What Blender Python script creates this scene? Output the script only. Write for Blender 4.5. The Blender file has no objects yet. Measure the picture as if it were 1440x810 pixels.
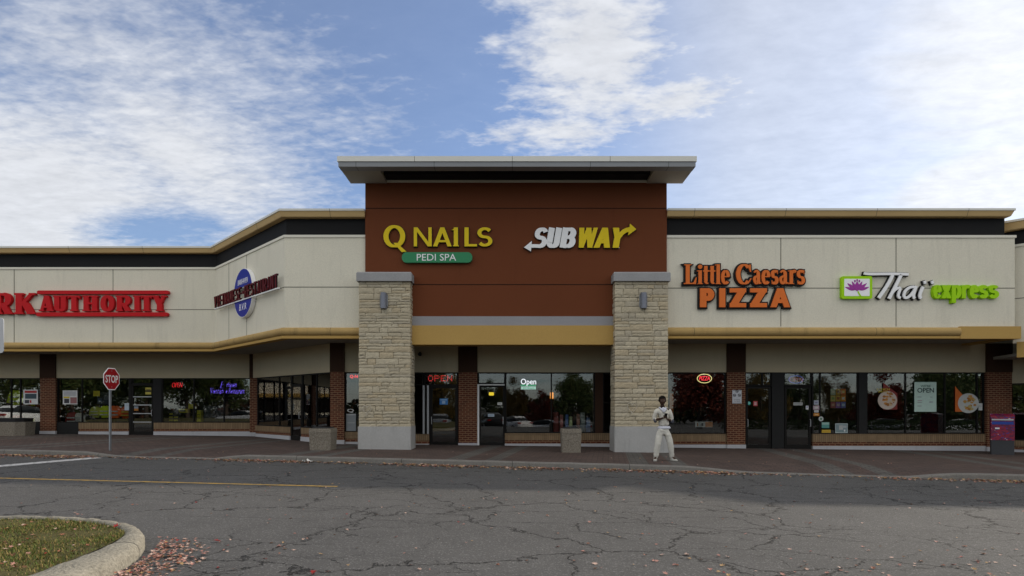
# strip mall front in autumn, built as a place: ground, shops, signs, street things, sky
SUN_E = 2.8
EXPO = 0.4
CLOUD_BACK = .50
CLOUD_COL = (6.75, 6.9, 7.2)
CLOUD_BACK_COL = (6.8, 6.65, 6.3)
SKY_TINT = (.83, .95, 1.16)
import bpy, bmesh, math, random
from mathutils import Vector, Matrix, Quaternion
R = math.radians
rnd = random.Random(11)
sc = bpy.context.scene
COL = sc.collection
# ---- measured lens of the photograph: focal length, horizon row and eye height
F, HY, CX, EYE = 854.0, 572.0, 720.0, 1.45
def X(px, Y): return (px - CX) / F * Y
def Z(py, Y): return EYE + (HY - py) / F * Y
def ground(x): return -.0115 * max(-20.0, min(25.0, x))
I4 = Matrix.Identity(4)
def T(x, y, z, rz=0.0): return Matrix.Translation((x, y, z)) @ Matrix.Rotation(rz, 4, 'Z')

WMX = {}
def link(o, parent, M):
    COL.objects.link(o)
    WMX[o.name] = M
    if parent is not None:
        o.parent = parent
        o.matrix_basis = WMX[parent.name].inverted() @ M
    else:
        o.matrix_basis = M
    return o
def tag(o, label=None, cat=None, group=None, kind=None):
    if label: o['label'] = label
    if cat: o['category'] = cat
    if group: o['group'] = group
    if kind: o['kind'] = kind
    return o
def thing(name, label, cat, M=I4, group=None):
    o = bpy.data.objects.new(name, None)
    o.empty_display_size = .2
    link(o, None, M)
    return tag(o, label, cat, group)
def copy_tree(o, M, parent=None):
    c = o.copy()
    link(c, parent, M)
    for ch in [k for k in o.children]:
        rel = WMX[o.name].inverted() @ WMX[ch.name]
        copy_tree(ch, M @ rel, c)
    return c

class MB:
    def __init__(s): s.v = []; s.f = []; s.m = []; s.mi = 0
    def add(s, vs, fs):
        n = len(s.v); s.v += [tuple(v) for v in vs]
        s.f += [tuple(i + n for i in f) for f in fs]; s.m += [s.mi] * len(fs)
        return s
    def box(s, x0, x1, y0, y1, z0, z1):
        x0, x1 = sorted((x0, x1)); y0, y1 = sorted((y0, y1)); z0, z1 = sorted((z0, z1))
        return s.add([(x0,y0,z0),(x1,y0,z0),(x1,y1,z0),(x0,y1,z0),(x0,y0,z1),(x1,y0,z1),(x1,y1,z1),(x0,y1,z1)],
            [(0,3,2,1),(4,5,6,7),(0,1,5,4),(1,2,6,5),(2,3,7,6),(3,0,4,7)])
    def taper(s, cx, cy, z0, z1, w0, d0, w1, d1, ch=0.0):
        def ring(w, d, z):
            if ch: return [(cx-w+ch,cy-d,z),(cx+w-ch,cy-d,z),(cx+w,cy-d+ch,z),(cx+w,cy+d-ch,z),(cx+w-ch,cy+d,z),(cx-w+ch,cy+d,z),(cx-w,cy+d-ch,z),(cx-w,cy-d+ch,z)]
            return [(cx-w,cy-d,z),(cx+w,cy-d,z),(cx+w,cy+d,z),(cx-w,cy+d,z)]
        a, b = ring(w0,d0,z0), ring(w1,d1,z1); n = len(a)
        return s.add(a + b, [tuple(range(n-1,-1,-1)), tuple(range(n,2*n))] + [(i,(i+1)%n,n+(i+1)%n,n+i) for i in range(n)])
    def prism(s, poly, y0, y1):
        n = len(poly)
        return s.add([(x,y0,z) for x,z in poly] + [(x,y1,z) for x,z in poly],
            [tuple(range(n)), tuple(range(2*n-1,n-1,-1))] + [(i,n+i,n+(i+1)%n,(i+1)%n) for i in range(n)])
    def slab(s, poly, z0, z1):
        n = len(poly)
        return s.add([(x,y,z0) for x,y in poly] + [(x,y,z1) for x,y in poly],
            [tuple(range(n-1,-1,-1)), tuple(range(n,2*n))] + [(i,(i+1)%n,n+(i+1)%n,n+i) for i in range(n)])
    def strip(s, L, Rr, y0, y1):
        n = len(L); vs = []
        for y in (y0, y1):
            vs += [(x,y,z) for x,z in L] + [(x,y,z) for x,z in Rr]
        fs = []
        for i in range(n-1):
            fs += [(i,i+1,n+i+1,n+i), (2*n+i,3*n+i,3*n+i+1,2*n+i+1), (i,2*n+i,2*n+i+1,i+1), (n+i,n+i+1,3*n+i+1,3*n+i)]
        fs += [(0,n,3*n,2*n), (n-1,3*n-1,4*n-1,2*n-1)]
        return s.add(vs, fs)
    def tube(s, pts, r, n=8, cap=True):
        pts = [Vector(p) for p in pts]; m = len(pts)
        rr = r if isinstance(r, (list, tuple)) else [r]*m
        vs = []; up = None
        for i, p in enumerate(pts):
            t = (pts[min(i+1,m-1)] - pts[max(i-1,0)]).normalized()
            if up is None:
                up = Vector((0,0,1)) if abs(t.z) < .9 else Vector((1,0,0))
            a = t.cross(up).normalized(); b = a.cross(t).normalized(); up = b
            for k in range(n):
                q = 2*math.pi*k/n
                vs.append(tuple(p + (a*math.cos(q) + b*math.sin(q))*rr[i]))
        fs = [(i*n+k, i*n+(k+1)%n, (i+1)*n+(k+1)%n, (i+1)*n+k) for i in range(m-1) for k in range(n)]
        if cap: fs += [tuple(range(n-1,-1,-1)), tuple(range((m-1)*n, m*n))]
        return s.add(vs, fs)
    def lathe(s, prof, cx=0, cy=0, n=16, cap=True):
        vs = [(cx+r*math.cos(2*math.pi*k/n), cy+r*math.sin(2*math.pi*k/n), z) for r,z in prof for k in range(n)]
        m = len(prof)
        fs = [(i*n+k, i*n+(k+1)%n, (i+1)*n+(k+1)%n, (i+1)*n+k) for i in range(m-1) for k in range(n)]
        if cap: fs += [tuple(range(n-1,-1,-1)), tuple(range((m-1)*n, m*n))]
        return s.add(vs, fs)
    def ball(s, c, r, n=10, m=7):
        rx, ry, rz = r if isinstance(r,(tuple,list)) else (r,r,r)
        vs = [(c[0],c[1],c[2]-rz)]
        for i in range(1,m):
            a = -math.pi/2 + math.pi*i/m
            vs += [(c[0]+rx*math.cos(a)*math.cos(2*math.pi*k/n), c[1]+ry*math.cos(a)*math.sin(2*math.pi*k/n), c[2]+rz*math.sin(a)) for k in range(n)]
        vs.append((c[0],c[1],c[2]+rz)); e = len(vs)-1
        fs = [(0,1+(k+1)%n,1+k) for k in range(n)]
        fs += [(1+i*n+k,1+i*n+(k+1)%n,1+(i+1)*n+(k+1)%n,1+(i+1)*n+k) for i in range(m-2) for k in range(n)]
        fs += [(1+(m-2)*n+k,1+(m-2)*n+(k+1)%n,e) for k in range(n)]
        return s.add(vs, fs)
    def sweep(s, prof, path):
        """closed profile of (outward distance, z) carried along a ground path, mitred at the corners"""
        m = len(path); k = len(prof); nn = []
        for i in range(m-1):
            t = (Vector(path[i+1]) - Vector(path[i])).normalized(); nn.append(Vector((t.y, -t.x)))
        vs = []
        for i in range(m):
            a = nn[max(i-1,0)]; b = nn[min(i,m-2)]
            mt = (a+b) / (1 + a.dot(b))
            for d, z in prof: vs.append((path[i][0]+mt.x*d, path[i][1]+mt.y*d, z))
        fs = [(i*k+j, i*k+(j+1)%k, (i+1)*k+(j+1)%k, (i+1)*k+j) for i in range(m-1) for j in range(k)]
        fs += [tuple(range(k)), tuple(range(m*k-1,(m-1)*k-1,-1))]
        return s.add(vs, fs)
    def mesh(s, name, mats, smooth=False, fix=True):
        me = bpy.data.meshes.new(name)
        me.from_pydata(s.v, [], s.f)
        for mt in (mats if isinstance(mats,(list,tuple)) else [mats]): me.materials.append(mt)
        me.polygons.foreach_set('material_index', s.m)
        if fix:
            bm = bmesh.new(); bm.from_mesh(me); bmesh.ops.recalc_face_normals(bm, faces=bm.faces); bm.to_mesh(me); bm.free()
        if smooth: me.polygons.foreach_set('use_smooth', [True]*len(me.polygons))
        me.update()
        return me
    def build(s, name, mats, parent=None, M=I4, smooth=False, fix=True):
        o = bpy.data.objects.new(name, s.mesh(name, mats, smooth, fix))
        if smooth == 'auto':
            pass
        return link(o, parent, M)

def mesh_obj(me, name, parent=None, M=I4):
    return link(bpy.data.objects.new(name, me), parent, M)

# ---------------------------------------------------------------- materials
class G:
    """a small helper to write shader graphs"""
    def __init__(s, name):
        s.mat = bpy.data.materials.new(name); s.mat.use_nodes = True
        s.t = s.mat.node_tree; s.t.nodes.clear()
        s.out = s.n('ShaderNodeOutputMaterial')
    def n(s, typ, ins=None, **props):
        nd = s.t.nodes.new(typ)
        for k, v in props.items(): setattr(nd, k, v)
        for k, v in (ins or {}).items():
            sk = nd.inputs[k]
            if hasattr(v, 'is_linked') or isinstance(v, bpy.types.NodeSocket): s.t.links.new(v, sk)
            else:
                sk.default_value = v
        return nd
    def m(s, op, a, b=0.0, c=0.0, clamp=False):
        nd = s.n('ShaderNodeMath', {0:a, 1:b, 2:c}, operation=op); nd.use_clamp = clamp
        return nd.outputs[0]
    def mix(s, f, a, b, bt='MIX'):
        nd = s.n('ShaderNodeMix', None, data_type='RGBA', blend_type=bt)
        for sk, v in ((nd.inputs[0],f),(nd.inputs[6],a),(nd.inputs[7],b)):
            if isinstance(v, bpy.types.NodeSocket): s.t.links.new(v, sk)
            else: sk.default_value = v if not isinstance(v,(tuple,list)) else (tuple(v)+(1,))[:4]
        return nd.outputs[2]
    def noise(s, vec, scale, detail=4, rough=.55, dist=0.0):
        return s.n('ShaderNodeTexNoise', {'Vector':vec,'Scale':scale,'Detail':detail,'Roughness':rough,'Distortion':dist}).outputs[0]
    def ramp(s, f, a, b):
        return s.n('ShaderNodeMapRange', {0:f,1:a,2:b,3:0.0,4:1.0}, interpolation_type='SMOOTHSTEP').outputs[0]
    def obj(s): return s.n('ShaderNodeTexCoord').outputs['Object']
    def finish(s, col, rough, bump=None, bd=.01, bs=.5, metal=0.0, spec=.5):
        p = s.n('ShaderNodeBsdfPrincipled', {'Metallic':metal,'Specular IOR Level':spec})
        for k, v in (('Base Color',col),('Roughness',rough)):
            if isinstance(v, bpy.types.NodeSocket): s.t.links.new(v, p.inputs[k])
            else: p.inputs[k].default_value = v if not isinstance(v,(tuple,list)) else (tuple(v)+(1,))[:4]
        if bump is not None:
            b = s.n('ShaderNodeBump', {'Height':bump,'Distance':bd,'Strength':bs})
            s.t.links.new(b.outputs[0], p.inputs['Normal'])
        s.t.links.new(p.outputs[0], s.out.inputs[0])
        return s.mat

def surf(name, col, rough=.8, mott=.12, ms=1.3, grain=.12, gs=60, bump=.3, bd=.004, metal=0.0, spec=.18, stain=0.0, st0=.55, seam=0.0, axis=0):
    """painted or cast surface: broad mottling, fine grain, shallow bump"""
    g = G(name); o = g.obj()
    a = g.noise(o, ms, 5, .6); b = g.noise(o, gs, 3, .6)
    f = g.m('ADD', g.m('MULTIPLY', g.m('SUBTRACT', a, .5), mott*3.2), g.m('MULTIPLY', g.m('SUBTRACT', b, .5), grain*3.2))
    f = g.m('ADD', f, 1.0)
    sp = g.n('ShaderNodeVectorMath', {0: tuple(col[:3]), 'Scale': f}, operation='SCALE').outputs[0]
    c = sp
    if stain:
        sv = g.n('ShaderNodeMapping', {'Vector':o,'Scale':(2.3,2.3,.25)}).outputs[0]
        st = g.ramp(g.noise(sv, 1.6, 6, .7), st0, st0+.16)
        c = g.mix(g.m('MULTIPLY', st, stain), c, tuple(k*.45 for k in col[:3]))
    if seam:
        k = g.m('FRACT', g.m('DIVIDE', g.n('ShaderNodeSeparateXYZ', {0:o}).outputs[axis], seam))
        c = g.mix(g.m('MULTIPLY', g.m('LESS_THAN', k, .018/seam), .7), c, (.03,.03,.028))
    return g.finish(c, rough, b, bd, bump, metal, spec)

def plain(name, col, rough=.5, metal=0.0, spec=.25):
    g = G(name); o = g.obj()
    f = g.m('ADD', g.m('MULTIPLY', g.m('SUBTRACT', g.noise(o, 9, 3), .5), .25), 1.0)
    c = g.n('ShaderNodeVectorMath', {0: tuple(col[:3]), 'Scale': f}, operation='SCALE').outputs[0]
    return g.finish(c, rough, metal=metal, spec=spec)

def glow(name, col, st):
    g = G(name)
    e = g.n('ShaderNodeEmission', {'Color': tuple(col)+(1,), 'Strength': st})
    g.t.links.new(e.outputs[0], g.out.inputs[0])
    return g.mat

def brickmat(name, c1, c2, mort, bw, rh, ms, turn=False, bumpd=.008):
    g = G(name); o = g.obj()
    s = g.n('ShaderNodeSeparateXYZ', {0:o}).outputs
    u = g.m('ADD', s[0], s[1])
    v = g.n('ShaderNodeCombineXYZ', {0:u, 1:s[2]}).outputs[0]
    b = g.n('ShaderNodeTexBrick', {'Vector':v,'Color1':c1+(1,),'Color2':c2+(1,),'Mortar':mort+(1,),'Scale':1.0,'Mortar Size':ms,'Mortar Smooth':.15,'Bias':0.0,'Brick Width':bw,'Row Height':rh}, offset=(0.0 if turn else .5))
    n = g.noise(o, 2.2, 5, .6); n2 = g.noise(o, 90, 3)
    f = g.m('ADD', g.m('MULTIPLY', g.m('SUBTRACT', n, .5), .7), g.m('MULTIPLY', g.m('SUBTRACT', n2, .5), .6))
    c = g.n('ShaderNodeVectorMath', {0:b.outputs[0], 'Scale':g.m('ADD', f, 1.0)}, operation='SCALE').outputs[0]
    h = g.m('ADD', g.m('MULTIPLY', b.outputs[1], -1.0), g.m('MULTIPLY', n2, .3))
    return g.finish(c, .85, h, bumpd, .8, spec=.25)

def glassmat(name, tint, refl):
    g = G(name)
    tr = g.n('ShaderNodeBsdfTransparent', {'Color': tint+(1,)})
    gl = g.n('ShaderNodeBsdfGlossy', {'Color':(1,1,1,1),'Roughness':0.0})
    fr = g.n('ShaderNodeFresnel', {'IOR':1.5}).outputs[0]
    f = g.m('MULTIPLY', fr, refl, clamp=True)
    mx = g.n('ShaderNodeMixShader', {0:f, 1:tr.outputs[0], 2:gl.outputs[0]})
    g.t.links.new(mx.outputs[0], g.out.inputs[0])
    return g.mat

M = {}
M['cream'] = surf('cream_stucco', (.715,.675,.56), .9, .06, .35, .16, 55, .5, .006, stain=.12, st0=.51)
M['cream_trim'] = surf('cream_trim', (.74,.71,.62), .85, .05, .6, .08, 70, .3, .003)
M['cap'] = surf('pale_cap_metal', (.70,.69,.64), .5, .06, .8, .04, 40, .2, .002, seam=3.05)
M['tan'] = surf('tan_cornice', (.58,.405,.19), .7, .07, .7, .08, 60, .3, .003, seam=3.05)
M['mustard'] = surf('mustard_stucco', (.47,.30,.095), .85, .05, .5, .14, 60, .4, .004)
M['ledge'] = surf('weathered_mustard_ledge', (.43,.29,.115), .75, .12, 1.2, .14, 50, .4, .004, stain=.5, st0=.54, seam=6.1)
M['black'] = surf('black_band', (.012,.012,.013), .8, .1, 1.0, .1, 40, .3, .003, spec=.2)
M['brown'] = surf('brown_stucco', (.150,.046,.019), .9, .06, .4, .18, 55, .6, .007, stain=.12)
M['grey_band'] = surf('grey_band', (.30,.295,.31), .7, .05, .8, .08, 50, .3, .003)
M['canopy'] = surf('canopy_fascia', (.26,.27,.285), .55, .06, .6, .05, 50, .2, .002, seam=2.44)
M['canopy_pale'] = surf('canopy_pale_panel', (.34,.325,.28), .7, .06, .6, .08, 50, .3, .003)
M['lintel'] = surf('beige_lintel', (.47,.40,.27), .9, .06, .5, .14, 55, .5, .005, stain=.12)
M['soffit'] = surf('soffit_panel', (.32,.30,.26), .85, .08, .8, .05, 40, .2, .002)
M['dark_pier'] = surf('dark_brown_stucco', (.045,.023,.014), .9, .08, .6, .14, 55, .5, .005)
M['joint'] = surf('control_joint', (.14,.13,.105), .9, .1, 1, .1, 30, .2, .002)
M['joint_brown'] = surf('brown_joint', (.03,.012,.007), .9, .1, 1, .1, 30, .2, .002)
M['concrete'] = surf('grey_concrete', (.40,.395,.385), .9, .10, 1.4, .14, 45, .5, .006, stain=.3)
M['aggregate'] = surf('exposed_aggregate', (.21,.185,.15), .95, .10, 2, .75, 34, 1.0, .014)
M['capstone'] = surf('grey_capstone', (.32,.32,.325), .85, .10, 2.0, .14, 45, .5, .005)
M['brick'] = brickmat('red_brick', (.12,.034,.018), (.075,.024,.015), (.24,.135,.075), .21, .076, .013)
M['soldier'] = brickmat('tan_soldier_brick', (.27,.185,.105), (.22,.15,.085), (.13,.09,.055), .075, .40, .008, True)
M['base'] = surf('pale_concrete_base', (.46,.46,.48), .85, .1, 1.1, .1, 40, .4, .004, stain=.3)
M['frame'] = surf('dark_bronze_frame', (.010,.009,.008), .6, .1, 1, .05, 40, .1, .001, spec=.15)
M['panel'] = surf('charcoal_panel', (.020,.020,.020), .7, .1, 1, .06, 30, .2, .002, spec=.15)
M['alu'] = surf('silver_frame', (.48,.49,.50), .4, .06, 1, .04, 30, .1, .001, metal=.4)
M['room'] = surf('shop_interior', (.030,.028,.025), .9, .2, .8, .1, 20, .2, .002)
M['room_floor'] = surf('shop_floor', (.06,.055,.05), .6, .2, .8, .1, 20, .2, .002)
M['glass'] = glassmat('shop_glass', (.90,.92,.91), 1.75)
M['roofing'] = surf('roof_membrane', (.2,.2,.19), .9)
M['white'] = plain('white_paint', (.75,.75,.74), .5)
M['steel'] = surf('galvanised_steel', (.30,.32,.34), .45, .12, 3, .08, 30, .2, .001, metal=.6)
M['dark'] = plain('black_plastic', (.015,.015,.016), .5)
def stone_mats():
    return [surf('pale_stone_%s' % k, c, .95, .10, 3.5, .20, 26, .8, .008, spec=.15) for k, c in
            (('buff',(.46,.40,.29)),('sand',(.50,.44,.325)),('grey',(.42,.37,.28)),('honey',(.46,.385,.265)))]
M['stone'] = stone_mats()
M['mortar'] = surf('stone_mortar', (.30,.26,.19), .95, .1, 2, .2, 40, .5, .004)
# ================================================================ the ground
def asphalt():
    g = G('old_asphalt'); o = g.obj()
    wob = g.n('ShaderNodeTexNoise', {'Vector':o,'Scale':.9,'Detail':6,'Roughness':.65})
    wv = g.n('ShaderNodeVectorMath', {0:wob.outputs['Color'],1:(.5,.5,.5)}, operation='SUBTRACT').outputs[0]
    fine = g.n('ShaderNodeTexNoise', {'Vector':o,'Scale':7.0,'Detail':4,'Roughness':.6})
    fv = g.n('ShaderNodeVectorMath', {0:fine.outputs['Color'],1:(.5,.5,.5)}, operation='SUBTRACT').outputs[0]
    def warped(a, b, sx, sy):
        p = g.n('ShaderNodeVectorMath', {0:wv,1:(a,a,0)}, operation='MULTIPLY').outputs[0]
        q = g.n('ShaderNodeVectorMath', {0:fv,1:(b,b,0)}, operation='MULTIPLY').outputs[0]
        r = g.n('ShaderNodeVectorMath', {0:o,1:p}, operation='ADD').outputs[0]
        r = g.n('ShaderNodeVectorMath', {0:r,1:q}, operation='ADD').outputs[0]
        return g.n('ShaderNodeMapping', {'Vector':r,'Scale':(sx,sy,0)}).outputs[0]
    def cracks(vec, sc_, wid, mask):
        v = g.n('ShaderNodeTexVoronoi', {'Vector':vec,'Scale':sc_}, feature='DISTANCE_TO_EDGE', voronoi_dimensions='2D').outputs['Distance']
        l = g.m('SUBTRACT', 1.0, g.ramp(v, wid*.35, wid))
        return g.m('MULTIPLY', l, mask)
    m1 = g.ramp(g.noise(o, .22, 3), .33, .46)
    m2 = g.ramp(g.noise(g.n('ShaderNodeMapping', {'Vector':o,'Location':(13,7,0)}).outputs[0], .35, 3), .44, .55)
    wn = g.m('ADD', .3, g.m('MULTIPLY', g.noise(o, 3.1, 2), 1.4))
    c1 = cracks(warped(1.5, .16, 1.0, 1.1), .42, .0105, m1)
    c2 = cracks(warped(.9, .12, .62, 1.35), .95, .0125, m2)
    c3 = cracks(warped(.5, .08, 1, 1), 2.2, .011, g.m('MULTIPLY', m2, g.ramp(g.noise(o, .6, 2), .5, .6)))
    ck = g.m('MAXIMUM', g.m('MAXIMUM', c1, c2), g.m('MULTIPLY', c3, .8))
    # long paving joints that follow the lane
    s = g.n('ShaderNodeSeparateXYZ', {0:o}).outputs
    yj = g.m('ADD', s[1], g.m('ADD', g.m('MULTIPLY', s[0], .05), g.m('MULTIPLY', g.m('SUBTRACT', fine.outputs[0], .5), .07)))
    for y0, w in ((11.15,.012),(8.25,.010),(13.9,.012)):
        d = g.m('ABSOLUTE', g.m('SUBTRACT', yj, y0))
        ck = g.m('MAXIMUM', ck, g.m('MULTIPLY', g.m('SUBTRACT', 1.0, g.ramp(d, w*.4, w)), g.m('MULTIPLY', .75, g.ramp(g.noise(o, .5, 3), .40, .56))))
    ck = g.m('MULTIPLY', ck, g.m('MULTIPLY', wn, 1.0, clamp=True), clamp=True)
    big = g.noise(o, .28, 5, .6); med = g.noise(o, 2.3, 5, .65); agg = g.noise(o, 95, 2, .7); agg2 = g.noise(o, 38, 3, .7)
    sp = g.n('ShaderNodeTexVoronoi', {'Vector':o,'Scale':70.0}, voronoi_dimensions='2D').outputs['Color']
    spk = g.n('ShaderNodeSeparateColor', {0:sp}).outputs[0]
    f = g.m('ADD', 1.0, g.m('MULTIPLY', g.m('SUBTRACT', big, .5), .55))
    f = g.m('ADD', f, g.m('MULTIPLY', g.m('SUBTRACT', med, .5), .45))
    f = g.m('ADD', f, g.m('MULTIPLY', g.m('SUBTRACT', agg, .5), 1.0))
    f = g.m('ADD', f, g.m('MULTIPLY', g.m('SUBTRACT', agg2, .5), .7))
    f = g.m('ADD', f, g.m('MULTIPLY', g.ramp(spk, .86, .97), .9))
    f = g.m('MAXIMUM', f, .25)
    c = g.n('ShaderNodeVectorMath', {0:(.084,.082,.080),'Scale':f}, operation='SCALE').outputs[0]
    # oil and tyre stains
    st = g.ramp(g.noise(g.n('ShaderNodeMapping', {'Vector':o,'Scale':(.35,1.1,1)}).outputs[0], .8, 5, .7), .58, .78)
    c = g.mix(g.m('MULTIPLY', st, .4), c, (.055,.053,.052))
    c = g.mix(g.m('MULTIPLY', ck, .93), c, (.010,.0095,.009))
    h = g.m('SUBTRACT', g.m('ADD', g.m('MULTIPLY', agg, .8), g.m('MULTIPLY', spk, .35)), g.m('MULTIPLY', ck, 1.6))
    return g.finish(c, .88, h, .012, .8, spec=.3)
M['asphalt'] = asphalt()

def pavers():
    g = G('brick_pavers'); o = g.obj()
    r = g.n('ShaderNodeMapping', {'Vector':o,'Rotation':(0,0,R(9))}).outputs[0]
    s = g.n('ShaderNodeSeparateXYZ', {0:r}).outputs
    b = g.n('ShaderNodeTexBrick', {'Vector':r,'Color1':(.100,.068,.058,1),'Color2':(.074,.054,.048,1),'Mortar':(.038,.032,.03,1),'Scale':1.0,'Mortar Size':.012,'Mortar Smooth':.2,'Bias':0.0,'Brick Width':.30,'Row Height':.15})
    b2 = g.n('ShaderNodeTexBrick', {'Vector':r,'Color1':(.112,.104,.096,1),'Color2':(.09,.084,.078,1),'Mortar':(.045,.04,.037,1),'Scale':1.0,'Mortar Size':.012,'Mortar Smooth':.2,'Bias':0.0,'Brick Width':.30,'Row Height':.15})
    k = g.m('FRACT', g.m('DIVIDE', g.m('ADD', s[0], 102.35), 4.9))
    band = g.m('ADD', g.m('LESS_THAN', k, .10), g.m('MULTIPLY', g.m('GREATER_THAN', k, .22), g.m('LESS_THAN', k, .30)))
    c = g.mix(band, b.outputs[0], b2.outputs[0])
    big = g.noise(o, .5, 5, .65); n2 = g.noise(o, 60, 3, .6); md = g.noise(o, 4, 4)
    f = g.m('ADD', 1.0, g.m('ADD', g.m('MULTIPLY', g.m('SUBTRACT', big, .5), .9), g.m('ADD', g.m('MULTIPLY', g.m('SUBTRACT', n2, .5), .6), g.m('MULTIPLY', g.m('SUBTRACT', md, .5), .5))))
    c = g.n('ShaderNodeVectorMath', {0:c,'Scale':f}, operation='SCALE').outputs[0]
    h = g.m('ADD', g.m('MULTIPLY', b.outputs[1], -1.0), g.m('MULTIPLY', n2, .4))
    return g.finish(c, .9, h, .006, .7, spec=.25)
M['paver'] = pavers()
M['kerb'] = surf('kerb_concrete', (.185,.175,.16), .95, .14, 2.2, .3, 40, .9, .012, stain=.4, seam=3.0)
M['island_kerb'] = surf('island_kerb_concrete', (.26,.24,.195), .95, .18, 3.0, .45, 32, 1.0, .02, stain=.4, seam=1.55, axis=1)
M['soil'] = surf('turf_soil', (.085,.075,.028), 1.0, .35, 2.2, .4, 40, 1.0, .02)

ROAD = .13
xs = [-420,-120,-60,-36,-20] + [i*2.5-17.5 for i in range(17)] + [25,60,120,420]
def gdrop(y): return -min(1.15, max(0.0, (-3.0-y)*.082))
ys = [-420,-60,-17,-12,-7.5,-3,0,20,60,420]
mb = MB()
n = len(ys)
mb.add([(x,y,ground(x)-ROAD+gdrop(y)) for x in xs for y in ys],
       [(i*n+j,(i+1)*n+j,(i+1)*n+j+1,i*n+j+1) for i in range(len(xs)-1) for j in range(n-1)])
tag(mb.build('road', M['asphalt']), kind='structure')

KPTS = [(-60,23.0),(-36,20.6),(-15,17.9),(-7.6,17.1),(3.2,15.5),(11.8,14.0),(30,11.2),(60,6.5)]
def lerp_pts(P, x):
    for (a,b),(c,d) in zip(P, P[1:]):
        if x <= c: return b + (d-b)*(x-a)/(c-a)
    return P[-1][1]
def KY(x): return sum(lerp_pts(KPTS, x+d) for d in (-1.5,-.75,0,.75,1.5))/5
def sm(a, b, x):
    t = max(0,min(1,(x-a)/(b-a))); return t*t*(3-2*t)
def KH(x):
    d = max(sm(4.2,6.2,x)*(1-sm(9.2,10.6,x)), sm(-12.6,-11.2,x)*(1-sm(-8.6,-7.4,x)))
    return .135 - .115*d
SHOP = [(-60,27.3),(-11.6,27.3),(-6.7,22.62),(18.0,22.75),(21.3,19.7),(60,19.7)]
def SY(x):
    return lerp_pts(SHOP, x)
gx = [-60+i*3 for i in range(8)] + [-36+i*.5 for i in range(140)] + [34+i*3 for i in range(9)]
kb = MB(); sw = MB()
rows_k = []; rows_s = []
wr = random.Random(3)
for x in gx:
    y = KY(x) + wr.uniform(-.008,.008); h = KH(x) + wr.uniform(-.006,.006); zr = ground(x)-ROAD; zt = zr + h
    rows_k.append([(x,y,zr-.05),(x,y+.012,zt-.03),(x,y+.035,zt),(x,y+.17,zt+.004),(x,y+.17,zr-.05)])
    zi = zt + .002
    zb = ground(x)
    ya = y+.171; yb = y+1.7; ye = SY(x)+.05
    rows_s.append([(x,ya,zi),(x,ya+.5,zi+(zb-zi)*.35),(x,yb,zb),(x,yb+(ye-yb)*.5,zb),(x,ye,zb)])
for rows, mbx in ((rows_k,kb),(rows_s,sw)):
    k = len(rows[0])
    mbx.add([p for r_ in rows for p in r_], [(i*k+j,(i+1)*k+j,(i+1)*k+j+1,i*k+j+1) for i in range(len(rows)-1) for j in range(k-1)])
tag(kb.build('kerb', M['kerb'], smooth=False), kind='structure')
tag(sw.build('sidewalk', M['paver'], fix=True), kind='structure')

# painted lines, worn, 4 mm above the road
def paint(name, col):
    g = G(name); o = g.obj()
    w = g.ramp(g.noise(o, 9, 6, .7), .40, .66)
    ag = g.noise(o, 80, 2)
    c = g.mix(g.m('MULTIPLY', w, .75), col, (.11,.105,.10))
    c = g.n('ShaderNodeVectorMath', {0:c,'Scale':g.m('ADD', .6, g.m('MULTIPLY', ag, .8))}, operation='SCALE').outputs[0]
    return g.finish(c, .8, ag, .006, .6)
def road_line(name, mt, a, b, w):
    a = Vector(a); b = Vector(b); t = (b-a).normalized(); nn = Vector((-t.y,t.x))*w/2
    k = max(2, int((b-a).length/.4)); vs = []
    for i in range(k+1):
        p = a + (b-a)*i/k
        for s in (-1,1):
            q = p + nn*s*wr.uniform(.93,1.05); vs.append((q.x,q.y,ground(q.x)-ROAD+.004))
    m_ = MB().add(vs, [(2*i,2*i+2,2*i+3,2*i+1) for i in range(k)])
    return tag(m_.build(name, mt, fix=False), kind='structure')
road_line('yellow_lane_line', paint('yellow_paint', (.58,.35,.06)), (-26,13.9), (-3.37,11.72), .12)
road_line('white_stop_line', paint('white_paint_line', (.62,.61,.60)), (-13.0,12.4), (-11.75,17.2), .42)

# the planted island in the near left corner
OUT = [(-40,7.6),(-9,7.6),(-6.5,7.6),(-5.45,7.55),(-4.85,7.37),(-4.4,7.1),(-4.06,6.72),(-3.84,6.3),(-3.7,5.9),(-3.6,5.3),(-3.55,4.5),(-3.5,2.5),(-3.45,-12)]
INN = [(-40,7.5),(-9,7.5),(-6.5,7.5),(-5.5,7.44),(-4.95,7.27),(-4.55,7.02),(-4.26,6.68),(-4.12,6.3),(-4.06,5.9),(-4.04,5.3),(-4.02,4.5),(-3.98,2.5),(-3.92,-12)]
def dense(P, k=8):
    out = []
    for i in range(len(P)-1):
        p0 = Vector(P[max(i-1,0)]); p1 = Vector(P[i]); p2 = Vector(P[i+1]); p3 = Vector(P[min(i+2,len(P)-1)])
        for j in range(k):
            t = j/k
            if i < 2 or i > len(P)-3: q = p1.lerp(p2, t)
            else: q = .5*((2*p1)+(p2-p0)*t+(2*p0-5*p1+4*p2-p3)*t*t+(3*p1-p0-3*p2+p3)*t**3)
            out.append((q.x,q.y))
    return out + [P[-1]]
do, di = dense(OUT), dense(INN)
rows = []
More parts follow.
